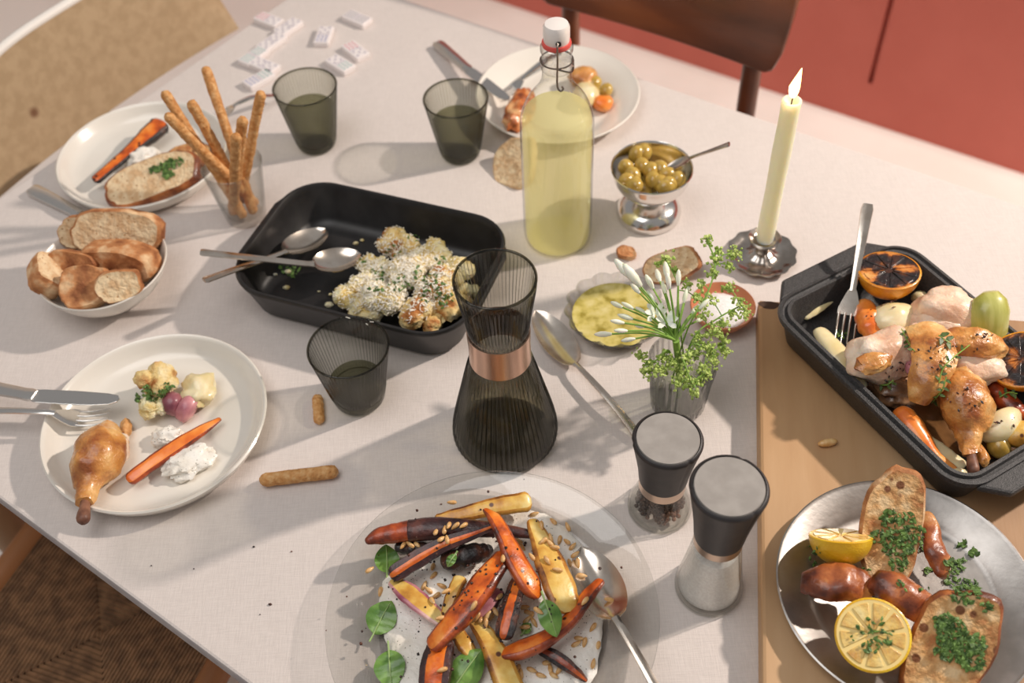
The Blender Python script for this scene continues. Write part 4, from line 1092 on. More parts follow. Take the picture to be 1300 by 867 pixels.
for k in range(3200):
    x, y = R_.gauss(506, 40), R_.gauss(350, 27)
    if (x - 506) / 95 + (y - 350) / 60 > 1.35 or y > 395 and R_.random() < .7: continue
    p, nor, o = cast(x, y, .0008)
    if o is None or (o.parent and o.parent.name.startswith('baking')) or p.z > T + .09: continue
    mm = basis(p, nor + V(R_.uniform(-.5, .5), R_.uniform(-.5, .5), .2), V(R_.uniform(-1, 1), R_.uniform(-1, 1), 0.1))
    L = R_.uniform(.0008, .0024)
    strands.append(xf(box(0, 0, R_.uniform(0, .0012), L * 2, .0008, .0007), mm))
solo('grated_cheese', 'grated white cheese scattered over the cauliflower in the black dish', 'cheese', join(*strands), m_cheese, kind='stuff', smooth=False)
cast = Caster()
leafbits(cast, [(500, 318, 10), (526, 302, 9), (528, 345, 10), (510, 362, 16), (478, 345, 8), (480, 365, 12), (556, 330, 7), (552, 372, 18), (566, 380, 14), (545, 355, 12), (458, 328, 7), (486, 352, 10), (560, 330, 8)], 150, .0028, 3, 'chopped green herbs scattered over the cauliflower in the black dish')
crumbs = []
for x, y, s in [(366, 346, 5), (364, 366, 5), (452, 310, 4), (460, 306, 3), (418, 388, 6), (405, 371, 2), (349, 349, 3), (420, 375, 3)]:
    p, nor, o = cast(x, y, .0015); crumbs.append(blob(p, (.0009 * s, .0006 * s, .0006 * s), s + x, .3, 2, 2))
solo('gratin_crumbs', 'pale crumbs left in the emptied part of the black dish', 'crumbs', join(*crumbs), m_caul, kind='stuff')
leafbits(cast, [(372, 344, 10), (360, 342, 6)], 26, .003, 8, 'green herb scraps left in the emptied part of the black dish')
spoon('serving_spoon', 'serving spoon with its handle farther back, lying over the dish rim', px(458, 322, .036), px(397, 336, .046), px(254, 320, .078), .021, .0042, .0058, .009, m_silver)
spoon('serving_spoon', 'serving spoon crossing beneath the other, bowl farther inside the dish', px(413, 290, .026), px(362, 320, .043), px(259, 356, .070), .021, .0040, .0062, .009, m_silver)

# ================================================================== table spoon, oil side bread, crumbs
spoon('table_spoon', 'old silver spoon lying between the carafe and the oil dish', px(680, 394, .010), px(731, 463, .013), px(812, 556, .006), .0195, .0030, .0062, .007, m_silver, arch=.006)
bread('bread_slice', 'bread slice lying on the table behind the oil dish and flowers', px(853, 337, .016), (-.35, -.6, .72), (1, .22, 0), .034, .019, .018, 16, group='loose bread on the table')
bread('bread_slice', 'small torn crust of bread on the table by the bottle base', px(795, 321, .006), (0, -.3, 1), (1, -.4, 0), .012, .008, .010, 17, group='loose bread on the table', crumb=m_crust)

# ================================================================== roasting pan
Z0 = ZB + .007
lemon_half('charred orange half at the back left of the roasting pan', px(1129, 343, .092), (-.04, .12, .98), .0335, m_orange_peel, m_charpulp, .95, 'charred citrus halves in the pan', 10)
lemon_half('charred orange half at the right edge of the roasting pan', px(1298, 456, .086), (-.42, -.05, .88), .0335, m_orange_peel, m_charpulp, .95, 'charred citrus halves in the pan', 10)
root_veg('carrot_piece', 'short orange carrot chunk beside the fork in the roasting pan', 'carrot', [(1097, 386, .062, 11), (1102, 402, .064, 17), (1106, 418, .062, 16), (1110, 431, .058, 9)], m_fresh_carrot, m_orange_skin, False, flat=.8, seed=2)
root_veg('glazed_carrot', 'tapering orange carrot along the front rim of the roasting pan', 'carrot', [(1144, 524, .066, 13), (1152, 536, .066, 17), (1168, 558, .064, 15), (1184, 580, .060, 11), (1200, 591, .056, 9), (1212, 597, .054, 6)], m_fresh_carrot, m_orange_skin, False, flat=.9, seed=4, wav=.12)
root_veg('carrot_piece', 'reddish carrot at the right side of the drumstick in the pan', 'carrot', [(1262, 492, .055, 12), (1278, 510, .055, 14), (1296, 528, .055, 12)], m_orange_skin, m_orange_skin, False, flat=.9, seed=6)
root_veg('fennel_strip', 'pale fennel strip at the back left corner of the roasting pan', 'fennel', [(1022, 402, .048, 6), (1040, 390, .052, 7), (1058, 376, .050, 6), (1072, 368, .048, 5)], m_onion, m_onion, False, flat=.5, seed=7)
root_veg('fennel_strip', 'wide pale fennel wedge along the left wall of the roasting pan', 'fennel', [(1040, 420, .060, 9), (1056, 440, .062, 14), (1074, 464, .060, 13), (1094, 490, .056, 9)], m_onion, m_onion, False, flat=.55, seed=8)
solo('onion_piece', 'pale onion wedge beside the carrot chunk in the pan', 'onion', blob(px(1135, 406, .066), (.026, .021, .018), 30, .18, 1.4, 3, rot(0, 0, 20)), m_onion)
solo('fennel_piece', 'small yellow fennel cube behind the chicken in the pan', 'fennel', blob(px(1167, 377, .055), (.009, .008, .007), 31, .2, 1.2, 2), m_onion)
solo('leek_piece', 'green leek section standing at the back of the roasting pan', 'leek', noisy(tube([px(1252, 436, .062), px(1253, 424, .070), px(1255, 410, .082), px(1256, 394, .092)], lambda s: .0195 + .002 * s, 22, .8, (0, 1, 0), True), .0016, 60, 2), m_leek)
solo('chicken_breast', 'pale chicken chunk at the back of the roasting pan', 'chicken', blob(px(1201, 396, .078), (.034, .026, .022), 40, .28, 1.6, 4, rot(10, 0, -18), .05, 12), m_chick_meat)
solo('chicken_breast', 'pale shredded chicken below the back chunk in the pan', 'chicken', blob(px(1190, 418, .072), (.030, .014, .014), 41, .35, 2, 4, rot(0, 0, -20), .10, 10), m_chick_meat)
solo('chicken_breast', 'large chicken breast piece with browned patch left in the pan', 'chicken', blob(px(1124, 449, .080), (.045, .028, .026), 42, .28, 1.5, 4, rot(0, 12, 24), .05, 13), m_chick_meat)
solo('chicken_skin', 'browned skin patch on the large breast piece in the pan', 'chicken', blob(px(1108, 459, .098), (.020, .012, .006), 43, .3, 2, 3, rot(12, -6, 14), .10), m_chick_skin)
# a curled sheet of skin across the middle
ss = [(1174, 415, .105), (1184, 432, .112), (1186, 452, .112), (1180, 474, .106), (1172, 494, .096), (1168, 510, .084)]
sp_ = crs([px(*q) for q in ss], 24); n_ = len(sp_)
def skin_sec(i, s):
    w_ = .020 + .006 * sin(pi * s) - .010 * s; o = []
    for j in range(9):
        r = j / 8 * 2 - 1; o.append((w_ * r, .006 * (1 - r * r) + .0016 * noise.noise(V(i * .4, r * 2, 4))))
    return o + [(a * .96, b - .005) for a, b in reversed(o)]
solo('chicken_skin', 'curled golden chicken skin draped across the middle of the pan', 'chicken', noisy(sweep(sp_, skin_sec), .002, 70, 4), m_chick_skin)
solo('chicken_wing', 'browned chicken wing right of the curled skin in the pan', 'chicken', blob(px(1234, 437, .090), (.034, .018, .016), 45, .25, 1.7, 4, rot(0, 8, -8), .06), m_chick_skin)
solo('chicken_breast', 'pale chicken slice beneath the wing in the roasting pan', 'chicken', blob(px(1233, 465, .072), (.034, .021, .018), 46, .2, 1.5, 4, rot(0, 0, -18), .05), m_chick_meat)
solo('chicken_scrap', 'dark braised scrap of onion and skin before the breast in the pan', 'chicken', blob(px(1135, 492, .058), (.026, .020, .014), 47, .35, 2, 4, rot(0, 0, -40), .1), mat('braised_scrap', [(.3, (96, 66, 44)), (.6, (150, 110, 76)), (.8, (200, 160, 120))], .35, sc=40, coat=.4))
solo('ham_scrap', 'small pink scrap of chicken under the curled skin', 'chicken', blob(px(1160, 465, .090), (.011, .007, .007), 48, .2, 1.5, 3, rot(0, 0, 35)), m_pink)
drumstick('golden chicken drumstick at the front of the roasting pan', [(1206, 474, .076, 14), (1216, 490, .082, 28), (1226, 512, .084, 33), (1229, 532, .080, 28), (1230, 550, .076, 18), (1231, 564, .074, 12), (1233, 578, .074, 9)], seed=6)
solo('skin_flap', 'torn skin flap at the end of the drumstick bone', 'chicken', blob(px(1246, 578, .064), (.006, .013, .006), 49, .3, 2, 3, rot(0, 0, 5), .12), m_chick_skin)
root_veg('celery_strip', 'translucent onion strip under the front carrot and drumstick', 'onion', [(1178, 560, .046, 10), (1196, 574, .047, 12), (1222, 590, .046, 8)], m_onion, m_onion, False, flat=.4, seed=9)
solo('potato_piece', 'white potato wedge at the right of the drumstick in the pan', 'potato', blob(px(1270, 541, .062), (.024, .017, .014), 50, .22, 1.2, 3, rot(0, -15, 25)), m_onion)
solo('potato_piece', 'yellow potato cube at the far right of the drumstick in the pan', 'potato', blob(px(1296, 552, .060), (.018, .014, .013), 51, .2, 1.2, 3, rot(0, 0, 20)), m_yellow)
olive('roasted brown olive by the front rim of the roasting pan', px(1268, 567, .052), .0105, 70, None)
solo('almond', 'pale garlic clove by the front rim of the pan beside the drumstick bone', 'garlic', blob(px(1214, 600, .054), (.011, .005, .005), 52, .1, 1, 2, rot(0, 0, -8)), m_onion)
root_veg('onion_strip', 'brown fried onion strip under the citrus half at the right of the pan', 'onion', [(1252, 480, .05, 6), (1270, 500, .05, 7), (1290, 540, .05, 5)], m_char, m_char, False, flat=.6, seed=11)
m_juice = mat('pan_juice', [(.3, (70, 46, 26)), (.7, (120, 84, 50))], .08, sc=40, coat=1)
fz = .0078
part('pan_juice', prism([(aP * .70 * cos(a) * (1 + .12 * sin(3 * a)) + .02, bP * .66 * sin(a) * (1 + .1 * cos(4 * a))) for a in [i * pi / 18 for i in range(36)]], .0058, fz), m_juice, PAN, smooth=False)
fork('silver fork standing in the roasting pan on the left', px(1071, 436, .052), px(1083, 366, .078), px(1102, 259, .128), .0115, m_silver, arch=.004, wh=.0034, we=.0072, curve=.006)
cast = Caster()
def sprig(label, P, seed, nl=7, ls=.0052, m_l=None, lift=.003):
    R_ = random.Random(seed); pts = []
    for x, y in P:
        p, nor, o = cast(x, y, lift); pts.append(p)
    cp = crs(pts, 16); t = thing('thyme_sprig', label, 'thyme', base_of(cp))
    st_ = part('stem', tube(cp, .0006, 6), m_stem, t, world=True)
    for k in range(nl):
        i = int(1 + 14 * k / nl); p = cp[i]; sgn = 1 if k % 2 else -1
        d = (cp[i + 1] - cp[i - 1]).normalized(); s = d.cross(V(0, -.4, .9)).normalized() * sgn
        mm = basis(p, V(0, -.4, .9) + s * R_.uniform(-.4, .4), s + d * .5)
        v = [V(0, 0, 0), V(ls * .4, ls * .32, .0006), V(ls, ls * .2, .001), V(ls * 1.25, 0, .0006), V(ls, -ls * .2, .001), V(ls * .4, -ls * .32, .0006)]
        part('leaf', xf((v + [q - V(0, 0, .0004) for q in v], [tuple(range(6)), tuple(range(11, 5, -1))] + [(i_, 6 + i_, 6 + (i_ + 1) % 6, (i_ + 1) % 6) for i_ in range(6)]), mm), m_l or m_thyme, st_, world=True, smooth=False)
    return t
m_thyme = mat('thyme_leaf', [(.3, (56, 78, 32)), (.7, (96, 118, 58))], .5, sc=200)
sprig('thyme sprig lying between the fork tines and fennel in the pan', [(1062, 430), (1070, 426), (1078, 424)], 1, 5)
sprig('thyme sprig on the large chicken breast in the pan', [(1143, 420), (1150, 436), (1162, 448)], 2, 8)
sprig('thyme sprig curving across the golden skin in the pan', [(1190, 486), (1196, 470), (1206, 458), (1230, 438)], 3, 7)
sprig('thyme sprig hanging down the left of the drumstick in the pan', [(1200, 478), (1194, 494), (1190, 506), (1182, 514)], 4, 9)
sprig('thyme sprig on the dark scrap at the front of the pan', [(1116, 490), (1124, 486), (1132, 480)], 5, 6)
sprig('thyme sprig beside the right citrus half in the pan', [(1270, 505), (1280, 500), (1292, 496)], 6, 6)
sprig('thyme leaves on top of the golden skin in the pan', [(1190, 428), (1198, 434), (1204, 438)], 7, 4, .008)
leafbits(cast, [(1140, 470, 26), (1190, 450, 26), (1130, 380, 16), (1240, 430, 20), (1225, 510, 22), (1275, 540, 18), (1105, 400, 8)], 70, .0017, 9, 'dark herb flecks sprinkled over the roasted chicken', 'herb_flecks', m_char)
solo('seed', 'single pale seed lying on the cutting board', 'seed', blob(px(1051, 562, ZB + .004), (.0105, .0042, .004), 60, .06, 1, 3, rot(0, 0, 8)), m_nut)

# ================================================================== pewter plate
ZT = ZB + .004
bread('toast', 'tall toast slice with holes leaning up the back of the pewter plate', px(1132, 672, .066), (-.20, -.52, .82), (.30, .90, .36), .058, .026, .017, 21, m_crust, m_crumb_toast, group=None)
lemon_half('lemon half lying on its side beside the tall toast', px(1067, 680, .066), (.05, .72, .70), .0285, m_lemon, m_pulp, .95, None)
lemon_half('lemon half with its cut face up at the front of the pewter plate', px(1108, 806, .072), (-.18, -.28, .94), .0315, m_lemon, m_pulp, .95, None)
def crustpiece(label, P, seed, flat=.75):
    pts = [px(*q[:3]) for q in P]; rad = [q[3] * mpp(p) for p, q in zip(pts, P)]
    cp = crs(pts, 18); cr = [q[0] for q in crs([V(r, 0, 0) for r in rad], 18)]
    t0 = (cp[0] - cp[1]).normalized(); t1 = (cp[-1] - cp[-2]).normalized()
    cp = [cp[0] + t0 * cr[0] * .35, cp[0] + t0 * cr[0] * .25] + cp + [cp[-1] + t1 * cr[-1] * .25, cp[-1] + t1 * cr[-1] * .35]; cr = [cr[0] * .5, cr[0] * .85] + cr + [cr[-1] * .85, cr[-1] * .5]
    return solo('toast_chunk', label, 'bread', noisy(noisy(sweep(cp, lambda i, s: [(a * cr[i], b * cr[i] * flat) for a, b in [(cos(u) * (1 if sin(u) > -.2 else .9), sin(u)) for u in [2 * pi * j / 18 for j in range(18)]]]), .004, 45, seed), .0012, 220, seed), m_glaze)
m_glaze = mat('glazed_toast', [(.28, (84, 36, 20)), (.42, (134, 66, 34)), (.58, (178, 102, 54)), (.75, (216, 156, 96))], .36, sc=32, bump=.35, bsc=130, coat=.4)
crustpiece('glazed bread chunk at the left of the pewter plate under the lemon', [(1024, 738, .056, 16), (1046, 740, .060, 24), (1074, 742, .060, 25), (1098, 744, .058, 18)], 3)
crustpiece('glazed bread chunk lying across the middle of the pewter plate', [(1112, 738, .066, 20), (1134, 750, .068, 25), (1164, 766, .066, 24), (1192, 784, .060, 20)], 4)
crustpiece('dark glazed crust strip right of the tall toast', [(1173, 656, .056, 11), (1182, 680, .056, 14), (1190, 706, .054, 17), (1196, 728, .050, 12)], 5, .6)
bread('toast', 'large toast with herbs at the front right of the pewter plate', px(1206, 822, .060), (-.25, -.45, .85), (.55, .75, .2), .052, .034, .020, 23, m_crust_dark, m_crumb_toast, group=None)
cast = Caster()
leafbits(cast, [(1130, 660, 14), (1140, 690, 22), (1120, 684, 14), (1158, 678, 16), (1142, 714, 14), (1162, 694, 12), (1150, 660, 12)], 250, .0030, 21, 'chopped parsley heaped on the tall toast')
leafbits(cast, [(1208, 800, 20), (1218, 824, 24), (1198, 788, 14), (1234, 836, 18), (1204, 824, 18), (1240, 816, 12)], 330, .0032, 22, 'chopped parsley heaped on the front right toast')
leafbits(cast, [(1212, 718, 14), (1226, 752, 20), (1234, 702, 8), (1222, 690, 6), (1206, 735, 8), (1252, 770, 8), (1180, 724, 7)], 150, .0034, 23, 'chopped parsley scattered on the right of the pewter plate')
leafbits(cast, [(1108, 806, 28), (1034, 700, 10), (1146, 742, 10), (1172, 746, 8), (1028, 712, 8), (1100, 720, 5)], 60, .0028, 24, 'parsley flecks on the lemons and glazed bread chunks')

# ================================================================== glass platter
# yogurt spread
yo = [(488, 740), (482, 775), (490, 812), (500, 846), (512, 880), (560, 892), (640, 892), (720, 884), (752, 862), (760, 826), (764, 790), (762, 750), (748, 712), (730, 686), (704, 662), (676, 650), (640, 652), (600, 664), (560, 684), (520, 708)]
yp = [px(x, y, .006) for x, y in yo]; yc = sum(yp, V(0, 0, 0)) / len(yp); NY = 90
cl = crs(yp + [yp[0]], NY + 1)[:NY]
rr_ = []
for s, z in ((1.0, .0046), (1.01, .008), (.97, .013), (.88, .0155), (.74, .0150), (.55, .016), (.3, .015), (.1, .015)):
    ring = []
    for i, p in enumerate(cl):
        q = yc + (p - yc) * s * (1 + .025 * noise.noise(V(i * .55, s * 2, 1)))
        ring.append(V(q.x, q.y, T + z + (.0032 * noise.noise(V(q.x * 70, q.y * 70, 2)) if z > .006 else 0)))
    rr_.append(ring)
solo('yogurt_spread', 'herbed white yogurt spread under the carrots on the glass platter', 'yogurt', rings(rr_), m_yog)
G = 'roasted carrots on the glass platter'
root_veg('roast_carrot', 'yellow halved root lying at the top edge of the platter', 'carrot', [(556, 660, .030, 8), (590, 652, .032, 10), (630, 643, .034, 12), (668, 637, .034, 13)], m_yellow, m_yellow_skin, True, -16, G, seed=1)
root_veg('roast_carrot', 'orange tip of a carrot poking out over the left of the platter', 'carrot', [(466, 687, .038, 5), (480, 681, .038, 11), (500, 677, .038, 13), (523, 673, .038, 14)], m_orange_skin, m_orange_skin, False, seed=2, wav=.05)
root_veg('roast_carrot', 'dark purple whole carrot across the top of the pile', 'carrot', [(520, 674, .038, 15), (550, 671, .039, 15), (600, 671, .039, 12), (650, 675, .038, 8), (686, 680, .036, 5)], m_purple, m_purple, False, seed=3, wav=.06, group=G)
root_veg('roast_carrot', 'purple halved carrot with a thin orange core, upper left of pile', 'carrot', [(500, 729, .036, 11), (528, 711, .042, 12), (562, 692, .048, 10), (600, 678, .052, 7), (634, 665, .054, 3)], m_orange, m_purple, True, -24, G, seed=4, flat=.95, core=.5)
root_veg('roast_carrot', 'charred lumpy carrot under the purple ones in the pile', 'carrot', [(566, 712, .030, 12), (590, 706, .034, 15), (612, 700, .034, 13), (622, 697, .032, 7)], m_char, m_char, False, seed=5, wav=.3, group=G)
root_veg('roast_carrot', 'charred dark carrot end at the left under the purple half', 'carrot', [(505, 694, .026, 8), (525, 696, .026, 10), (548, 696, .026, 8)], m_char, m_char, False, seed=6, wav=.25, group=G)
root_veg('roast_carrot', 'orange carrot half bent down the middle top of the pile', 'carrot', [(616, 647, .056, 4), (628, 658, .060, 9), (642, 684, .058, 12), (656, 714, .054, 15), (674, 744, .048, 15), (682, 755, .044, 9)], m_orange, m_orange_skin, True, 22, G, seed=7)
root_veg('roast_carrot', 'broad yellow root half at the upper right of the pile', 'carrot', [(676, 662, .040, 8), (686, 684, .042, 14), (697, 712, .044, 19), (710, 744, .044, 22), (718, 768, .042, 20)], m_yellow, m_yellow_skin, True, 12, G, seed=8, flat=.6)
root_veg('roast_carrot', 'big bright orange carrot half in the centre of the pile', 'carrot', [(640, 706, .050, 13), (618, 734, .056, 17), (596, 766, .056, 18), (572, 794, .050, 17), (550, 818, .042, 13)], m_orange, m_orange_skin, True, -14, G, seed=9)
root_veg('onion_wedge', 'translucent pinkish onion wedge at the left of the pile', 'onion', [(500, 738, .026, 9), (520, 754, .030, 15), (544, 774, .030, 13), (566, 792, .028, 9)], m_yellow, m_pink, True, 10, G, seed=10, flat=.5)
root_veg('roast_carrot', 'narrow yellow root strip behind the big orange half', 'carrot', [(584, 736, .034, 10), (574, 756, .034, 9), (566, 780, .030, 7)], m_yellow, m_yellow_skin, True, -10, G, seed=11)
root_veg('roast_carrot', 'dark edged orange carrot half pointing to the centre front', 'carrot', [(662, 728, .040, 8), (654, 752, .044, 12), (646, 780, .044, 14), (640, 806, .040, 13)], m_orange, m_char, True, -8, G, seed=12, core=.62)
root_veg('roast_carrot', 'long reddish carrot along the right front of the pile', 'carrot', [(762, 738, .042, 7), (746, 756, .042, 10), (724, 786, .040, 11), (694, 810, .040, 13), (662, 824, .038, 15), (640, 830, .036, 10)], m_orange, m_orange_skin, True, -25, G, seed=13)
root_veg('roast_carrot', 'thin dark carrot sliver at the right front of the pile', 'carrot', [(686, 824, .026, 7), (708, 836, .026, 9), (730, 852, .024, 7), (744, 864, .020, 3)], m_orange_skin, m_char, True, -20, G, seed=14, core=.6)
root_veg('roast_carrot', 'yellow root half running down to the front edge of the picture', 'carrot', [(604, 790, .030, 10), (620, 812, .034, 13), (634, 840, .034, 17), (650, 880, .032, 20)], m_yellow, m_yellow_skin, True, 6, G, seed=15)
root_veg('roast_carrot', 'brown orange carrot half at the very front of the platter', 'carrot', [(562, 816, .034, 16), (556, 834, .034, 20), (552, 860, .034, 21), (550, 890, .034, 20)], m_orange, m_purple, True, -6, G, seed=16, core=.8)
root_veg('roast_carrot', 'short yellow root piece under the big orange half', 'carrot', [(578, 800, .028, 9), (590, 818, .030, 11), (600, 832, .028, 8)], m_yellow, m_yellow_skin, True, 8, G, seed=17)
root_veg('roast_carrot', 'small purple carrot chunk between the big half and the dark half', 'carrot', [(610, 780, .034, 9), (622, 766, .036, 11), (634, 752, .034, 8)], m_pink, m_purple, True, -5, G, seed=18)
spoon('serving_spoon', 'large silver serving spoon resting on the right of the glass platter', px(738, 694, .030), px(782, 786, .044), px(846, 898, .044), .0225, .0034, .0052, .011, m_silver, arch=.004)

cast = Caster()
# basil leaves
def basil(label, base, tip, w, seed, curl=.3, z=.004, zf=None):
    a, na, _ = cast(*base, z); b, nb, _ = cast(*tip, z)
    if zf: a, b = px(*base, zf), px(*tip, zf - .006)
    zz = max(a.z, b.z); d = b - a; L = d.length
    n = ((na + nb) * .5 + V(0, -.35, .6)).normalized(); mm = basis(a.lerp(b, .5), n, d)
    t = thing('basil_leaf', label, 'basil', a.lerp(b, .5), 0, 'basil leaves on the glass platter')
    NX, NYY = 14, 8; wv = w * mpp(a); top = []
    for i in range(NX + 1):
        s = i / NX; ww = wv * sin(pi * min(1, s ** .85)) ** .75 if 0 < s < 1 else 0
        for j in range(NYY + 1):
            r = j / NYY * 2 - 1
            top.append(V((s - .5) * L, ww * r, curl * ww * (abs(r) ** 1.6) * .5 * (1 if seed % 2 else -1) + .003 * sin(pi * s) - .0004 * abs(r) + .0006 * sin(s * 22 + r * 2)))
    k = len(top); v = top + [p - V(0, 0, .0006) for p in top]; f = []
    for i in range(NX):
        for j in range(NYY):
            q = i * (NYY + 1) + j; f += [(q, q + NYY + 1, q + NYY + 2, q + 1), (k + q, k + q + 1, k + q + NYY + 2, k + q + NYY + 1)]
    part('leaf_blade', xf((v, f), mm), m_leaf, t, world=True)
    part('midrib', xf(tube([V((s - .5) * L, 0, .003 * sin(pi * max(0, s)) + .0006) for s in [-.22 + 1.15 * i / 12 for i in range(13)]], lambda s: .0010 - .0006 * s, 6), mm), m_vein, t, world=True)
basil('basil leaf at the upper left edge of the carrot pile', (489, 728), (488, 692), 16, 1)
basil('basil leaf lying flat on yogurt at the left of the platter', (474, 808), (498, 764), 20, 3)
basil('basil leaf at the lower left of the platter', (498, 826), (496, 880), 20, 5)
basil('basil leaf standing at the front centre of the platter', (577, 880), (612, 828), 21, 2, .5, .012)
basil('basil leaf on the right among the carrots', (690, 762), (708, 808), 15, 4, .4, .008, .062)
basil('small basil leaf deep at the centre right of the pile', (664, 806), (674, 794), 7, 1)
basil('tiny basil sprig leaf on the charred carrot', (584, 704), (570, 718), 6, 3, .3, .006)
# pine nuts
cast = Caster()
nv = []
for p in ico(2)[0]:
    s = (p.x + 1) / 2; k = .46 * (1.15 - .5 * s); nv.append(V(p.x * .0053, p.y * k * .0053, p.z * k * .0053))
nut_me = mesh('pine_nut', (nv, ico(2)[1]), m_nut)
nuts = [(480, 262), (510, 255), (525, 243), (548, 245), (577, 243), (500, 290), (520, 292), (365, 312), (390, 310), (415, 310), (245, 398), (535, 160), (825, 205), (945, 245), (890, 230), (770, 298), (780, 318), (822, 352), (855, 300), (878, 307), (895, 322), (870, 367), (880, 290), (915, 295), (937, 300), (958, 318), (965, 345), (975, 375), (950, 372), (612, 525), (627, 560), (672, 565), (655, 590), (685, 540), (700, 495), (805, 550), (800, 575), (790, 530), (825, 585), (470, 390), (472, 420), (500, 455), (455, 470), (480, 490), (465, 510), (500, 570), (502, 750), (970, 660), (980, 640), (1000, 655), (1030, 600), (1045, 662), (1030, 728), (880, 745), (910, 755), (780, 765), (815, 750), (850, 770), (720, 355), (290, 475), (1005, 510), (1090, 505), (640, 575), (660, 555), (815, 560), (840, 540), (795, 595), (870, 725), (895, 770), (770, 745), (440, 455), (520, 475), (990, 420), (850, 245), (905, 400)]
import re
def short(lb): return re.split(r',| lying| poking| across| under| at | in | down| pointing| along| running| behind| between| resting| with| on ', lb)[0]
by = {}
for x, y in nuts:
    X_, Y_ = x / 2.766 + 380, y / 2.766 + 580
    p, nor, o = cast(X_, Y_, .0018)
    while o is not None and o.parent: o = o.parent
    by.setdefault(short(o['label']) if o is not None and 'label' in o else 'table', []).append((X_, p))
for sh, L_ in by.items():
    L_.sort(key=lambda q: -q[1].y)
    rows = [L_[i:i + 8] for i in range(0, len(L_), 8)]
    for r, rw in enumerate(rows):
        rw.sort(key=lambda q: q[0])
        for k, (X_, p) in enumerate(rw):
            q = link('pine_nut', nut_me); q.location = p
            q.rotation_euler = (rnd(-.5, .5), rnd(-.5, .5), rnd(0, 6.3))
            row = '' if len(rows) == 1 else ', %s row' % ('farthest', 'second', 'third', 'fourth', 'fifth', 'sixth', 'seventh')[r]
            tag(q, 'toasted pine nut on %s%s, %s' % (sh, row, ORD[k]), 'pine nut', 'pine nuts on the glass platter')
pep = []
for i in range(130):
    x, y = RS.gauss(600, 75), RS.gauss(745, 60)
    p, nor, o = cast(x, y, .0003)
    if p.z > T + .003: pep.append(blob(p, (rnd(.0006, .0018),) * 3, i, .3, 2, 1))
solo('pepper_flecks', 'black pepper flecks and burnt bits over the carrot platter', 'pepper', join(*pep), m_char, kind='stuff')
loose = []
for x, y, s in [(343, 767, 1.3), (322, 694, .9), (370, 700, .7), (246, 722, .6), (192, 718, .6), (560, 640, .8), (790, 740, .6), (1025, 608, .8), (1036, 595, .7), (330, 780, .5)]:
    loose.append(blob(px(x, y, .0008), (.0016 * s, .0011 * s, .0009 * s), x, .3, 2, 1))
solo('table_crumbs', 'tiny dark crumbs scattered on the pale table top', 'crumbs', join(*loose), m_char, kind='stuff')

# ================================================================== flowers in the vase
stem_base = V(VA.x, VA.y, T + .013); hub = px(858, 432, .118)
t = thing('agapanthus_stem', 'white budded flower head on a thick green stem in the vase', 'flower', stem_base)
part('stem', tube(crs([stem_base, stem_base.lerp(hub, .5) + V(.002, 0, 0), hub], 14), .0036, 10), m_stem, t, world=True)
buds = [(800, 352, 1.5), (813, 363, 1.6), (829, 366, 1), (838, 357, 1), (848, 355, 1.1), (861, 362, .9), (790, 390, .9), (776, 424, 1), (792, 410, .8), (803, 405, .9), (812, 372, .9), (820, 398, .8), (868, 384, .8), (878, 398, .8), (884, 408, .9), (804, 392, .8), (796, 420, .8), (872, 372, .8), (845, 372, .9), (888, 392, .8), (832, 384, .9), (818, 415, .7), (806, 430, .8), (850, 366, .9)]
for i, (x, y, s) in enumerate(buds):
    e = px(x, y, .118 + .035 * sin(i * 1.7) * .5 + .012 + (.018 if y < 380 else 0))
    md = hub.lerp(e, .5) + V(0, 0, .006)
    pd = part('pedicel', tube(crs([hub, md, e], 8), .0010, 6), m_stem, t, world=True)
    d = (e - md).normalized(); mm = basis(e, d, (1, 0, .1))
    b_ = lathe([(0, -.002), (.0016 * s, 0), (.0030 * s, .006 * s), (.0030 * s, .011 * s), (.0016 * s, .016 * s), (0, .018 * s)], 10)
    part('bud', xf(b_, mm), m_bud, pd, world=True)
for k, (fx, fy) in enumerate(((832, 398), (846, 407))):
    c = px(fx, fy, .135)
    for j in range(6):
        a = j * pi / 3 + k; d = V(cos(a), sin(a) * .7 - .2, .55 + .2 * sin(a)).normalized(); mm = basis(c, V(-d.x * .4, -.4, .8), d)
        L = .013; v = [V(0, 0, 0), V(L * .4, .0028, .0012), V(L * .8, .0026, .002), V(L, 0, .0018), V(L * .8, -.0026, .002), V(L * .4, -.0028, .0012)]
        part('petal', xf((v + [q - V(0, 0, .0005) for q in v], [tuple(range(6)), tuple(range(11, 5, -1))] + [(i_, 6 + i_, 6 + (i_ + 1) % 6, (i_ + 1) % 6) for i_ in range(6)]), mm), m_bud, t, world=True, smooth=False)
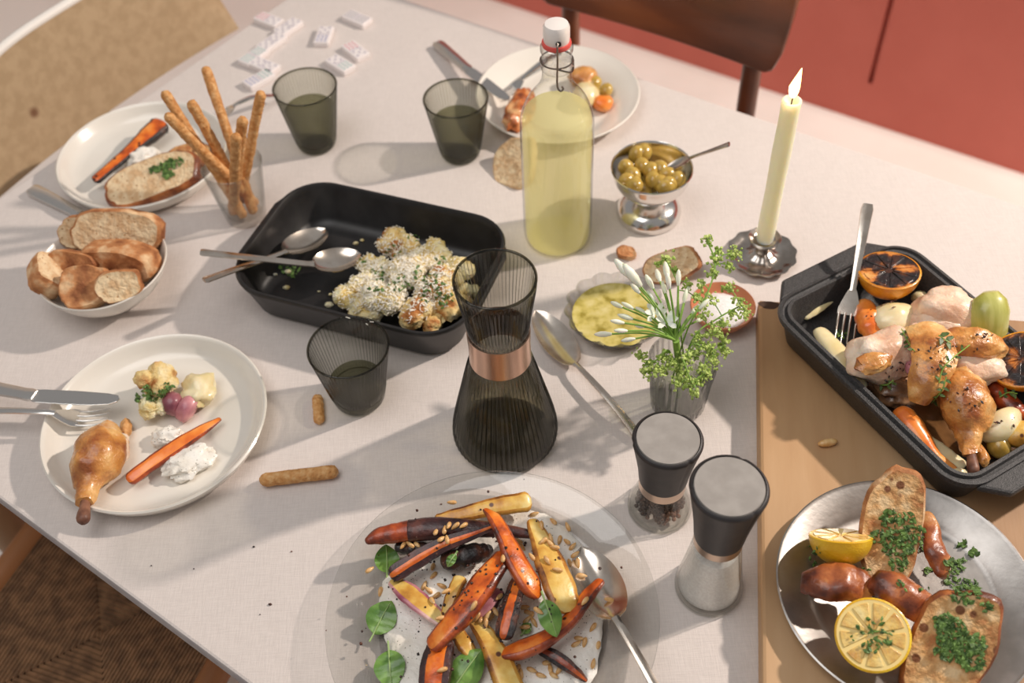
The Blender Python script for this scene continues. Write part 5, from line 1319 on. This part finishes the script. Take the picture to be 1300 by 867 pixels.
def mantle(label, P, clusters, seed):
    """sprig of tiny lime flowers: stem through P (pixels with heights), clusters (x, y, z, radius px)"""
    R_ = random.Random(seed); pts = [stem_base + V(R_.uniform(-.012, .012), R_.uniform(-.012, .012), .002)] + [px(*p) for p in P]
    t = thing('lime_sprig', label, 'flower', base_of(pts))
    cp = crs(pts, 20); part('stem', tube(cp, .0009, 6), m_stem, t, world=True)
    for x, y, z, r in clusters:
        c = px(x, y, z); R = r * mpp(c); n0 = min(cp, key=lambda q: (q - c).length)
        tw = part('twig', tube(crs([n0, n0.lerp(c, .5) + V(0, 0, .003), c], 6), .0006, 5), m_stem, t, world=True)
        bits = []
        for k in range(max(10, int(r * 4.2))):
            q = c + V(R_.gauss(0, .48), R_.gauss(0, .48), R_.gauss(0, .42)) * R
            s = R_.uniform(.0012, .0025)
            for j in range(2):
                mm = basis(q, V(R_.uniform(-1, 1), R_.uniform(-1, .4), R_.uniform(.2, 1)), V(R_.uniform(-1, 1), R_.uniform(-1, 1), R_.uniform(-1, 1)))
                v = [V(s, 0, .0003), V(0, s, 0), V(-s, 0, .0003), V(0, -s, 0), V(0, 0, s * .5)]
                bits.append(xf((v, [(0, 1, 4), (1, 2, 4), (2, 3, 4), (3, 0, 4), (3, 2, 1, 0)]), mm))
        part('blossom', join(*bits), m_sprig, tw, world=True, kind='stuff', smooth=False)
mantle('tallest lime green sprig rising above the vase toward the candle', [(872, 420, .12), (898, 372, .15), (908, 335, .165), (898, 306, .18)], [(898, 304, .18, 8), (909, 330, .166, 9), (931, 322, .168, 11), (926, 338, .16, 7), (905, 345, .16, 8), (890, 362, .15, 6), (912, 318, .17, 5)], 1)
mantle('lime green sprig leaning up left over the oil dish bread', [(862, 400, .13), (860, 360, .145), (846, 330, .155)], [(846, 328, .155, 8), (838, 334, .15, 5), (858, 344, .15, 5), (872, 360, .14, 7), (884, 378, .135, 8)], 2)
mantle('lime green sprig spreading right over the wooden salt bowl', [(880, 430, .11), (910, 405, .12), (940, 388, .125)], [(926, 366, .13, 9), (940, 384, .125, 9), (946, 398, .12, 8), (930, 398, .12, 7), (900, 380, .13, 10), (890, 398, .13, 11), (908, 420, .115, 11), (918, 412, .115, 8)], 3)
mantle('lime green sprig drooping over the right front rim of the vase', [(876, 440, .105), (900, 446, .10), (918, 440, .10)], [(888, 430, .11, 12), (900, 442, .105, 11), (918, 432, .10, 9), (922, 446, .095, 8), (884, 448, .10, 12), (906, 456, .095, 10), (872, 456, .10, 10), (894, 468, .09, 10)], 4)
mantle('lime green sprig drooping over the left front rim of the vase', [(850, 446, .105), (832, 458, .10), (818, 460, .095)], [(812, 450, .10, 8), (824, 464, .095, 11), (838, 470, .092, 11), (852, 462, .095, 11), (866, 474, .09, 12), (820, 474, .09, 7), (845, 452, .10, 9)], 5)
mantle('lime green sprig hanging lowest before the vase', [(866, 456, .10), (876, 480, .092), (884, 494, .085)], [(876, 486, .085, 11), (890, 482, .086, 9), (882, 498, .08, 8), (862, 488, .085, 8), (898, 474, .09, 7)], 6)
